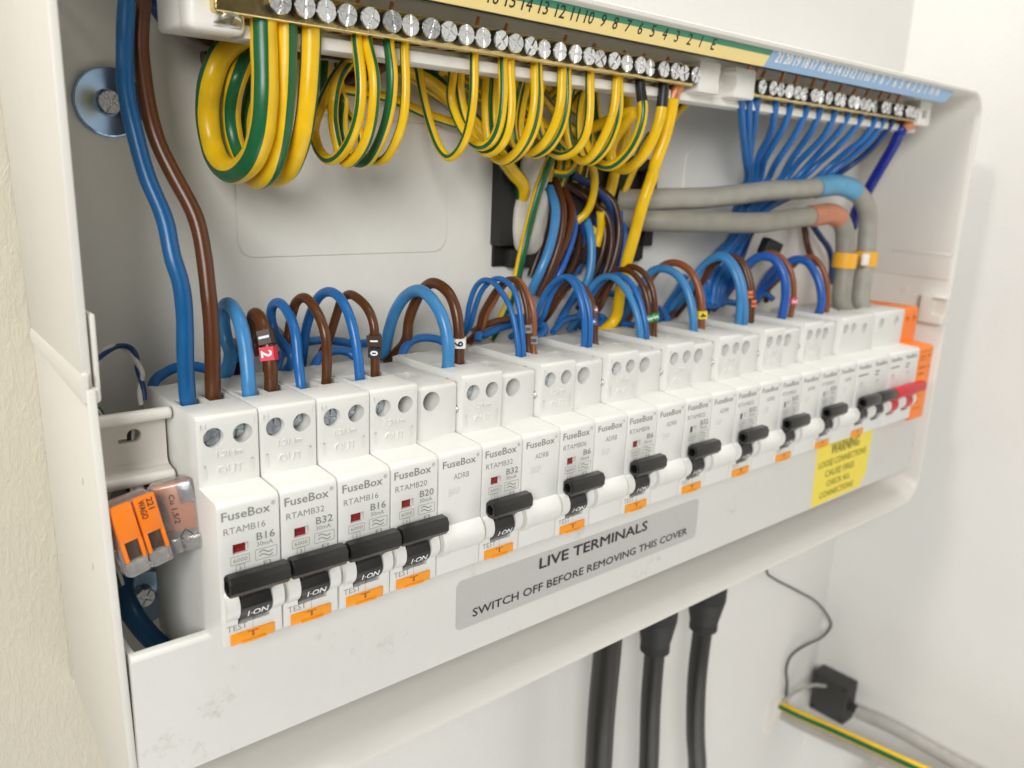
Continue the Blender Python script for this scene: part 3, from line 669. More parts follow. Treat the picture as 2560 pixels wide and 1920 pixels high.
strip = thing('label_strip', 'numbered strip above the bars, green and yellow then pale blue', 'label strip', (220, 12, 183)); so = (-220, -12, -183)
def sy(z): return 10.8 + (187.2 - z) * 0.42
def strip_piece(name, m_, P):
    bm = bmesh.new(); a = [bm.verts.new((x, sy(z), z)) for x, z in P]; b = [bm.verts.new((x, sy(z) + 1.0, z)) for x, z in P]; n = len(P)
    bm.faces.new(a); bm.faces.new(b[::-1])
    for i in range(n): bm.faces.new((a[i], b[i], b[(i + 1) % n], a[(i + 1) % n]))
    return link(name, finish(bm, name, m_, 20), strip, so)
strip_piece('green_band', 'strip_green', [(8, 183.3), (8, 187.2), (250.4, 187.2), (249.2, 183.3)])
yb = strip_piece('yellow_band', 'strip_yellow', [(8, 178.9), (8, 183.25), (249.2, 183.25), (247.8, 178.9)])
bb = strip_piece('blue_band', 'strip_blue', [(247.9, 178.9), (250.5, 187.2), (431.5, 187.2), (428, 180.2), (425, 178.9)])
def fs(u, v, d): return (u, sy(v) - 0.06 - d, v)
bm = bmesh.new()
for s_, x in (('E', 210), ('1', 202), ('2', 195), ('3', 187.3), ('4', 180.3), ('5', 173.4), ('6', 166.6), ('7', 160), ('8', 153.4), ('9', 147.2), ('10', 140.3), ('11', 133.6), ('12', 126.8), ('13', 119.3), ('14', 112.2), ('15', 105.3), ('16', 98.4), ('17', 90.6), ('18', 83), ('19', 75), ('20', 67)):
    text(bm, s_, x, None, 181.0, 184.8, fs, bold=0.004)
link('lettering', decal(bm, 'lettering_earth', 'print_black'), strip, so)
bm = bmesh.new()
for i, s_ in enumerate(['21', '20', '19', '18', '17', '16', '15', '14', '13', '12', '11', '10', '9', '8', '7', '6', '5', '4', '3', '2', '1', 'N', 'N']):
    x = 256.1 + (411.9 - 256.1) * i / 22
    text(bm, s_, x, None, 181.4, 185.4, fs, bold=0.02)
link('lettering', decal(bm, 'lettering_neutral', 'print_white'), strip, so)

# ------------------------------------------------------------------ cable entry in the back panel
g = thing('entry_grommet', 'black rubber edging round the cable entry in the back panel', 'grommet', (203, 76, 92))
go = (-203, -76, -92)
bm = bmesh.new(); box(bm, 154, 252, 76.2, 78.0, 91, 140); link('entry_dark_sheet', finish(bm, 'entry_dark_sheet', 'dark', 0), g, go)  # solid black sheet painted for the shade inside the entry hole
for x0, x1, z0, z1, y0 in ((152.5, 160.8, 100.2, 136, 70.5), (246, 253, 98, 136, 71), (160.5, 246, 90.5, 98.5, 72), (160, 246, 134, 141, 73)):
    bm = bmesh.new(); box(bm, x0, x1, y0, 77.4, z0, z1, 0.8, 2); link('edging', finish(bm, 'edging', 'rubber', 40), g, go)
def blob(name, label, cat, c_, r, seed, m_, amp=0.22):
    bm = bmesh.new(); bmesh.ops.create_icosphere(bm, subdivisions=4, radius=1.0); rnd = random.Random(seed)
    ws = [(Vector((rnd.gauss(0, 1), rnd.gauss(0, 1), rnd.gauss(0, 1))) * 2.1, rnd.uniform(0, 6)) for _ in range(7)]
    for v in bm.verts:
        k = 1 + amp * sum(math.sin(v.co.dot(a) + b) for a, b in ws) / 3
        v.co = Vector((math.copysign(abs(v.co.x) ** .7, v.co.x) * r[0] * k, v.co.y * r[1] * k, math.copysign(abs(v.co.z) ** .7, v.co.z) * r[2] * k))
    return tag(link(name, finish(bm, name, m_, 60), None, c_), label, cat)
blob('sealing_putty', 'lump of pale sealing putty packed in the cable entry left side', 'putty', (169, 72, 112), (9.5, 5, 14), 3, 'putty')
blob('sealing_putty', 'smear of pale putty above the lump at the cable entry', 'putty', (173, 72.5, 133), (8, 3.5, 9), 5, 'putty')
dl = thing('date_label', 'small white label printed 202 behind the wires below the cable entry', 'label', (180, 77, 84))
bm = bmesh.new(); box(bm, -7, 12, -0.6, 0.4, -6, 6.5, 0.1); link('label_card', finish(bm, 'label_card', 'print_white', 0), dl)
bm = bmesh.new(); text(bm, '202', -2.5, 6.5, -1.0, 3.2, front(-0.6, 0.05), bold=0.012); link('lettering', decal(bm, 'lettering_date', 'print_black'), dl)

# ------------------------------------------------------------------ conductors
INFO = {
    'b1': ('blue_cable', 'thick blue cable dropping straight into the leftmost breaker', 'cable', None),
    'br1': ('brown_cable', 'thick brown cable dropping straight into the leftmost breaker', 'cable', None),
    'b2': ('blue_wire', 'pale blue loop into the B32 single breaker, second from left', 'wire', 'looped wires over the breakers'),
    'br2': ('brown_wire', 'brown loop carrying the brown 1 and red 2 markers', 'wire', 'looped wires over the breakers'),
    'b3': ('blue_wire', 'blue loop into the third breaker from the left', 'wire', 'looped wires over the breakers'),
    'br3': ('brown_wire', 'unmarked brown loop into the third breaker from the left', 'wire', 'looped wires over the breakers'),
    'b4': ('blue_wire', 'blue loop into the B20 breaker', 'wire', 'looped wires over the breakers'),
    'br4': ('brown_wire', 'brown loop carrying the 1 and black 0 markers', 'wire', 'looped wires over the breakers'),
    'b5': ('blue_wire', 'thick pale blue loop beside the brown loop with white 9 marker', 'wire', 'looped wires over the breakers'),
    'br5': ('brown_wire', 'thick brown loop with the white 9 marker', 'wire', 'looped wires over the breakers'),
    'b6a': ('blue_wire', 'left thin blue loop into the left B6 breaker', 'wire', 'looped wires over the breakers'),
    'b6b': ('blue_wire', 'right thin blue loop into the left B6 breaker', 'wire', 'looped wires over the breakers'),
    'br6a': ('brown_wire', 'thin brown loop with upper grey 8 marker', 'wire', 'looped wires over the breakers'),
    'br6b': ('brown_wire', 'thin orange-brown loop with lower grey 8 marker', 'wire', 'looped wires over the breakers'),
    'b7a': ('blue_wire', 'left blue loop into the right B6 breaker', 'wire', 'looped wires over the breakers'),
    'b7b': ('blue_wire', 'right blue loop into the right B6 breaker', 'wire', 'looped wires over the breakers'),
    'br7a': ('brown_wire', 'thin brown loop with the blue 6 marker', 'wire', 'looped wires over the breakers'),
    'br7b': ('brown_wire', 'thin brown loop with the violet 7 marker', 'wire', 'looped wires over the breakers'),
    'b8a': ('blue_wire', 'left pale blue loop beside the green number 5 markers', 'wire', 'looped wires over the breakers'),
    'b8b': ('blue_wire', 'right blue loop beside the green number 5 markers', 'wire', 'looped wires over the breakers'),
    'br8a': ('brown_wire', 'left brown loop with green number 5 marker', 'wire', 'looped wires over the breakers'),
    'br8b': ('brown_wire', 'right brown loop with green number 5 marker', 'wire', 'looped wires over the breakers'),
    'b9': ('blue_wire', 'thick pale blue loop beside the yellow number 4 marker', 'wire', 'looped wires over the breakers'),
    'br9': ('brown_wire', 'brown loop with the yellow number 4 marker', 'wire', 'looped wires over the breakers'),
    'b10a': ('blue_wire', 'left blue loop beside the orange number 3 markers', 'wire', 'looped wires over the breakers'),
    'b10b': ('blue_wire', 'right blue loop beside the orange number 3 markers', 'wire', 'looped wires over the breakers'),
    'br10a': ('brown_wire', 'brown loop with the upper orange number 3 marker', 'wire', 'looped wires over the breakers'),
    'br10b': ('brown_wire', 'brown loop with the lower orange number 3 marker', 'wire', 'looped wires over the breakers'),
    'b11': ('blue_wire', 'deep blue loop ending in a metal ferrule beside the pink marker', 'wire', 'looped wires over the breakers'),
    'br11': ('brown_wire', 'orange-brown loop with the pink marker', 'wire', 'looped wires over the breakers'),
    'b12': ('blue_wire', 'rightmost deep blue loop, nearest the grey tails', 'wire', 'looped wires over the breakers'),
    'br12': ('brown_wire', 'rightmost orange-brown loop, nearest the grey tails', 'wire', 'looped wires over the breakers'),
    'fly1': ('blue_lead', 'blue lead arching from the rear of the leftmost breaker', 'wire', 'blue and brown leads lying behind the breakers'),
    'fly2': ('blue_lead', 'blue lead rising behind the pale blue loop of the second breaker', 'wire', 'blue and brown leads lying behind the breakers'),
    'fly3': ('blue_lead', 'long blue lead lying behind the third and fourth breakers', 'wire', 'blue and brown leads lying behind the breakers'),
    'fly4': ('blue_lead', 'short blue lead arching from the rear of the B20 breaker', 'wire', 'blue and brown leads lying behind the breakers'),
    'fly5': ('blue_lead', 'blue lead arching behind the thick pale blue loop', 'wire', 'blue and brown leads lying behind the breakers'),
    'fly6': ('brown_lead', 'brown lead lying flat behind the four thin loops', 'wire', 'blue and brown leads lying behind the breakers'),
    'fly6b': ('blue_lead', 'blue lead lying flat behind the four thin loops', 'wire', 'blue and brown leads lying behind the breakers'),
    'fly7': ('blue_lead', 'blue lead arching behind the right B6 breaker loops', 'wire', 'blue and brown leads lying behind the breakers'),
    'fly7b': ('blue_lead', 'stubby blue lead end standing between the two B6 breakers', 'wire', 'blue and brown leads lying behind the breakers'),
    'b9k': ('blue_lead', 'blue lead slanting behind the yellow marked loop', 'wire', 'blue and brown leads lying behind the breakers'),
    'br9k': ('brown_lead', 'brown lead slanting behind the yellow marked loop', 'wire', 'blue and brown leads lying behind the breakers'),
    'fly9': ('blue_lead', 'short blue lead behind the green marked loops', 'wire', 'blue and brown leads lying behind the breakers'),
    'fly10': ('blue_lead', 'blue lead lying behind the orange marked loops', 'wire', 'blue and brown leads lying behind the breakers'),
    'b11k': ('blue_lead', 'deep blue lead slanting down left behind the ferruled loop', 'wire', 'blue and brown leads lying behind the breakers'),
    'br11k': ('brown_lead', 'brown lead slanting behind the ferruled blue loop', 'wire', 'blue and brown leads lying behind the breakers'),
    'fly11': ('blue_lead', 'short blue lead curling at the foot of the pink marked loop', 'wire', 'blue and brown leads lying behind the breakers'),
    'brv': ('brown_lead', 'brown lead hanging below the brown taped grey tail', 'wire', 'blue and brown leads lying behind the breakers'),
    'blv': ('blue_lead', 'dark blue lead slanting down beside the amber band', 'wire', 'blue and brown leads lying behind the breakers'),
    'tail_n': ('meter_tail', 'upper thick grey tail with light blue tape', 'cable', 'grey meter tails'),
    'tail_l': ('meter_tail', 'lower thick grey tail with brown tape', 'cable', 'grey meter tails'),
    'e_big': ('earth_cable', 'thick plain yellow cable running from the bar end down to the breakers', 'cable', None),
    'e1': ('earth_wire', 'thickest green and yellow loop, first from the left under the earth bar', 'wire', 'earth wires looped under the earth bar'),
    'e2': ('earth_wire', 'green and yellow loop, second from the left under the earth bar', 'wire', 'earth wires looped under the earth bar'),
    'e3': ('earth_wire', 'green and yellow loop, third from the left under the earth bar', 'wire', 'earth wires looped under the earth bar'),
    'e4': ('earth_wire', 'green and yellow loop, fourth from the left under the earth bar', 'wire', 'earth wires looped under the earth bar'),
    'e5': ('earth_wire', 'green and yellow loop, fifth from the left under the earth bar', 'wire', 'earth wires looped under the earth bar'),
    'e6': ('earth_wire', 'mostly green loop, sixth from the left under the earth bar', 'wire', 'earth wires looped under the earth bar'),
    'e7': ('earth_wire', 'green and yellow loop, seventh from the left under the earth bar', 'wire', 'earth wires looped under the earth bar'),
    'e8': ('earth_wire', 'green and yellow loop, eighth from the left under the earth bar', 'wire', 'earth wires looped under the earth bar'),
    'e9': ('earth_wire', 'green and yellow loop, ninth from the left under the earth bar', 'wire', 'earth wires looped under the earth bar'),
    'e10': ('earth_wire', 'green and yellow loop, tenth from the left under the earth bar', 'wire', 'earth wires looped under the earth bar'),
    'e11': ('earth_wire', 'green and yellow loop, eleventh from the left under the earth bar', 'wire', 'earth wires looped under the earth bar'),
    'e11b': ('earth_wire', 'green and yellow loop, twelfth from the left under the earth bar', 'wire', 'earth wires looped under the earth bar'),
    'e12': ('earth_wire', 'green and yellow loop, thirteenth from the left under the earth bar', 'wire', 'earth wires looped under the earth bar'),
    'e12b': ('earth_wire', 'green and yellow loop, fourteenth from the left under the earth bar', 'wire', 'earth wires looped under the earth bar'),
    'e13': ('earth_wire', 'green and yellow loop, fifteenth from the left under the earth bar', 'wire', 'earth wires looped under the earth bar'),
    'e14': ('earth_wire', 'green and yellow loop, sixteenth from the left under the earth bar', 'wire', 'earth wires looped under the earth bar'),
    'e15': ('earth_wire', 'green and yellow loop, seventeenth from the left under the earth bar', 'wire', 'earth wires looped under the earth bar'),
    'e16': ('earth_wire', 'loop with black sleeve and teal stripe, eighteenth from the left under the earth bar', 'wire', 'earth wires looped under the earth bar'),
    'e17': ('earth_wire', 'plain yellow loop with black sleeve, nineteenth from the left under the earth bar', 'wire', 'earth wires looped under the earth bar'),
    'eb1': ('earth_wire', 'thickest green and yellow cable slanting down to the putty', 'wire', 'earth wires crossing behind the loops'),
    'eb2': ('earth_wire', 'green and yellow cable slanting behind the eighth to twelfth loops', 'wire', 'earth wires crossing behind the loops'),
    'eb3': ('earth_wire', 'long nearly level green and yellow wire behind the loops', 'wire', 'earth wires crossing behind the loops'),
    'eb4': ('earth_wire', 'green and yellow wire curving behind the twelfth loop', 'wire', 'earth wires crossing behind the loops'),
    'eb5': ('earth_wire', 'upper green and yellow wire slanting behind the middle loops', 'wire', 'earth wires crossing behind the loops'),
    'eb6': ('earth_wire', 'green and yellow wire slanting behind the fifteenth loop', 'wire', 'earth wires crossing behind the loops'),
    'eb7': ('earth_wire', 'lowest slanting green and yellow wire behind the middle loops', 'wire', 'earth wires crossing behind the loops'),
    'eb8': ('earth_wire', 'mostly green wire hanging behind the sixteenth loop', 'wire', 'earth wires crossing behind the loops'),
    'eb9': ('earth_wire', 'plain yellow cable hanging straight behind the black sleeved loop', 'wire', 'earth wires crossing behind the loops'),
    'eb10': ('earth_wire', 'green and yellow wire hooking behind the plain yellow loop', 'wire', 'earth wires crossing behind the loops'),
    'eb11': ('earth_wire', 'green and yellow cable running down left of the blue and brown bundle', 'wire', 'earth wires crossing behind the loops'),
    'eb12': ('earth_wire', 'plain yellow hook hanging in front of the brown bundle', 'wire', 'earth wires crossing behind the loops'),
    'eb13': ('earth_wire', 'small mostly green curl under the thirteenth loop', 'wire', 'earth wires crossing behind the loops'),
    'eb14': ('earth_wire', 'green and yellow wire rising behind the bar gap', 'wire', 'earth wires crossing behind the loops'),
    'eb15': ('earth_wire', 'plain yellow wire deep in the bundle', 'wire', 'earth wires crossing behind the loops'),
    'eb16': ('earth_wire', 'green and yellow wire slanting just below the thickest one behind loops', 'wire', 'earth wires crossing behind the loops'),
    'eb17': ('earth_wire', 'mostly green wire slanting behind the ninth to thirteenth loops', 'wire', 'earth wires crossing behind the loops'),
    'eb18': ('earth_wire', 'green and yellow wire slanting high behind the fourteenth loop', 'wire', 'earth wires crossing behind the loops'),
    'eb19': ('earth_wire', 'green and yellow wire bending down behind the fifteenth and sixteenth loops', 'wire', 'earth wires crossing behind the loops'),
    'eb20': ('earth_wire', 'mostly green wire dropping behind the eleventh loop', 'wire', 'earth wires crossing behind the loops'),
    'eb21': ('earth_wire', 'short level green and yellow wire deep behind the thirteenth loop', 'wire', 'earth wires crossing behind the loops'),
    'm1': ('bundle_wire', 'thick pale blue wire at the left edge of the entry bundle', 'wire', 'wires in the bundle at the cable entry'),
    'm2': ('bundle_wire', 'glossy brown wire next to the pale blue one in the entry bundle', 'wire', 'wires in the bundle at the cable entry'),
    'm3': ('bundle_wire', 'second brown wire from the left in the entry bundle', 'wire', 'wires in the bundle at the cable entry'),
    'm4': ('bundle_wire', 'purplish blue wire beside the two left brown ones in the bundle', 'wire', 'wires in the bundle at the cable entry'),
    'm5': ('bundle_wire', 'dark brown wire in the middle of the entry bundle', 'wire', 'wires in the bundle at the cable entry'),
    'm6': ('bundle_wire', 'thin blue wire low in the middle of the entry bundle', 'wire', 'wires in the bundle at the cable entry'),
    'm7': ('bundle_wire', 'thick blue wire upright in the middle of the entry bundle', 'wire', 'wires in the bundle at the cable entry'),
    'm8': ('bundle_wire', 'brown wire bending over the middle of the entry bundle', 'wire', 'wires in the bundle at the cable entry'),
    'm9': ('bundle_wire', 'outer dark brown wire bending down right side of the bundle', 'wire', 'wires in the bundle at the cable entry'),
    'm10': ('bundle_wire', 'dark blue wire slanting across the top of the bundle', 'wire', 'wires in the bundle at the cable entry'),
    'm11': ('bundle_wire', 'brown wire slanting across the top of the bundle', 'wire', 'wires in the bundle at the cable entry'),
    'm12': ('bundle_wire', 'blue wire at the right edge of the bundle beside yellow cable', 'wire', 'wires in the bundle at the cable entry'),
    'm13': ('bundle_wire', 'dark brown wire deep behind the bundle', 'wire', 'wires in the bundle at the cable entry'),
    'm14': ('bundle_wire', 'blue wire slanting low behind the right B6 breaker loops', 'wire', 'wires in the bundle at the cable entry'),
    'm15': ('bundle_wire', 'brown wire slanting low behind the right B6 breaker loops', 'wire', 'wires in the bundle at the cable entry'),
    'm16': ('bundle_wire', 'blue wire low beside the foot of the yellow cable', 'wire', 'wires in the bundle at the cable entry'),
    'm17': ('bundle_wire', 'short brown wire at the top of the bundle under the loops', 'wire', 'wires in the bundle at the cable entry'),
    'm18': ('bundle_wire', 'dark blue wire deep behind the bundle', 'wire', 'wires in the bundle at the cable entry'),
    'm19': ('bundle_wire', 'short blue lead right of the yellow cable foot', 'wire', 'wires in the bundle at the cable entry'),
    'm20': ('bundle_wire', 'brown wire at the far left behind the pale blue one in bundle', 'wire', 'wires in the bundle at the cable entry'),
    'm21': ('bundle_wire', 'dark blue wire behind the upright blue one in the bundle', 'wire', 'wires in the bundle at the cable entry'),
    'm22': ('bundle_wire', 'dark brown wire deep in the upper middle of the bundle', 'wire', 'wires in the bundle at the cable entry'),
    'm23': ('bundle_wire', 'deep blue wire slanting behind the brown wires in the bundle', 'wire', 'wires in the bundle at the cable entry'),
    'm25': ('bundle_wire', 'dark brown wire inside the right hand bend of the bundle', 'wire', 'wires in the bundle at the cable entry'),
    'm26': ('bundle_wire', 'dark blue wire behind the left pale blue one in the bundle', 'wire', 'wires in the bundle at the cable entry'),
    'm27': ('bundle_wire', 'outermost dark brown wire sweeping down beside the yellow cable', 'wire', 'wires in the bundle at the cable entry'),
    'm24': ('bundle_wire', 'dark brown wire half hidden behind the left brown wires', 'wire', 'wires in the bundle at the cable entry'),
    'n1': ('neutral_wire', 'blue wire, first from the left under the neutral bar', 'wire', 'blue wires under the neutral bar'),
    'n2': ('neutral_wire', 'blue wire, second from the left under the neutral bar', 'wire', 'blue wires under the neutral bar'),
    'n3': ('neutral_wire', 'blue wire, third from the left under the neutral bar', 'wire', 'blue wires under the neutral bar'),
    'n4': ('neutral_wire', 'blue wire, fourth from the left under the neutral bar', 'wire', 'blue wires under the neutral bar'),
    'n5': ('neutral_wire', 'blue wire, fifth from the left under the neutral bar', 'wire', 'blue wires under the neutral bar'),
    'n6': ('neutral_wire', 'blue wire, sixth from the left under the neutral bar', 'wire', 'blue wires under the neutral bar'),
    'n7': ('neutral_wire', 'blue wire, seventh from the left under the neutral bar', 'wire', 'blue wires under the neutral bar'),
    'n8': ('neutral_wire', 'blue wire, eighth from the left under the neutral bar', 'wire', 'blue wires under the neutral bar'),
    'n9': ('neutral_wire', 'blue wire, ninth from the left under the neutral bar', 'wire', 'blue wires under the neutral bar'),
    'n10': ('neutral_wire', 'blue wire, tenth from the left under the neutral bar', 'wire', 'blue wires under the neutral bar'),
    'n11': ('neutral_wire', 'blue wire, eleventh from the left under the neutral bar', 'wire', 'blue wires under the neutral bar'),
    'n12': ('neutral_wire', 'blue wire, twelfth from the left under the neutral bar', 'wire', 'blue wires under the neutral bar'),
    'n13': ('neutral_wire', 'dark blue wire beside the thick navy one under the neutral bar', 'wire', 'blue wires under the neutral bar'),
    'n_navy': ('neutral_cable', 'thick navy cable with bare copper at the right of the neutral bar', 'cable', None),
    'tp_b': ('data_wire', 'dark blue strand of twisted pair above the rail end', 'wire', 'thin data wires at the left'),
    'tp_w': ('data_wire', 'white strand of twisted pair above the rail end', 'wire', 'thin data wires at the left'),
    'gp_g': ('data_wire', 'green strand entering left of the rail end', 'wire', 'thin data wires at the left'),
    'gp_w': ('data_wire', 'white strand entering left of the rail end', 'wire', 'thin data wires at the left'),
    'lp_w': ('data_wire', 'white strand entering the left orange connector', 'wire', 'thin data wires at the left'),
    'lp_k': ('data_wire', 'black strand entering the left orange connector', 'wire', 'thin data wires at the left'),
    'lw1': ('data_wire', 'fat white wire entering the left connector', 'wire', 'thin data wires at the left'),
    'lw2': ('data_wire', 'grey sheath behind the left connector', 'wire', 'thin data wires at the left'),
    'lw3': ('data_wire', 'black wire curving into the right connector', 'wire', 'thin data wires at the left'),
    'lw4': ('data_wire', 'thin white wire curving between the connectors', 'wire', 'thin data wires at the left'),
    'gw1': ('data_wire', 'left dark green strand hanging below the connectors', 'wire', 'thin data wires at the left'),
    'gw2': ('data_wire', 'left white strand hanging below the connectors', 'wire', 'thin data wires at the left'),
    'gw3': ('data_wire', 'right dark green strand hanging below the connectors', 'wire', 'thin data wires at the left'),
    'gw4': ('data_wire', 'lowest white strand beside the dark blue cable', 'wire', 'thin data wires at the left'),
    'lowblue': ('blue_cable', 'dark blue cable in the lower left corner behind the cover plate', 'cable', None),
    'topblue': ('blue_cable', 'dark blue cable passing behind the left end of the bar carrier', 'cable', None),
    'topbrown': ('brown_cable', 'dark brown cable passing behind the left end of the bar carrier', 'cable', None),
    'topbrown2': ('brown_cable', 'dark brown cable running level under the carrier behind the first loops', 'cable', None),
    'thin': ('thin_wire', 'thin black wire curving down the wall from the box bottom', 'wire', None),
}
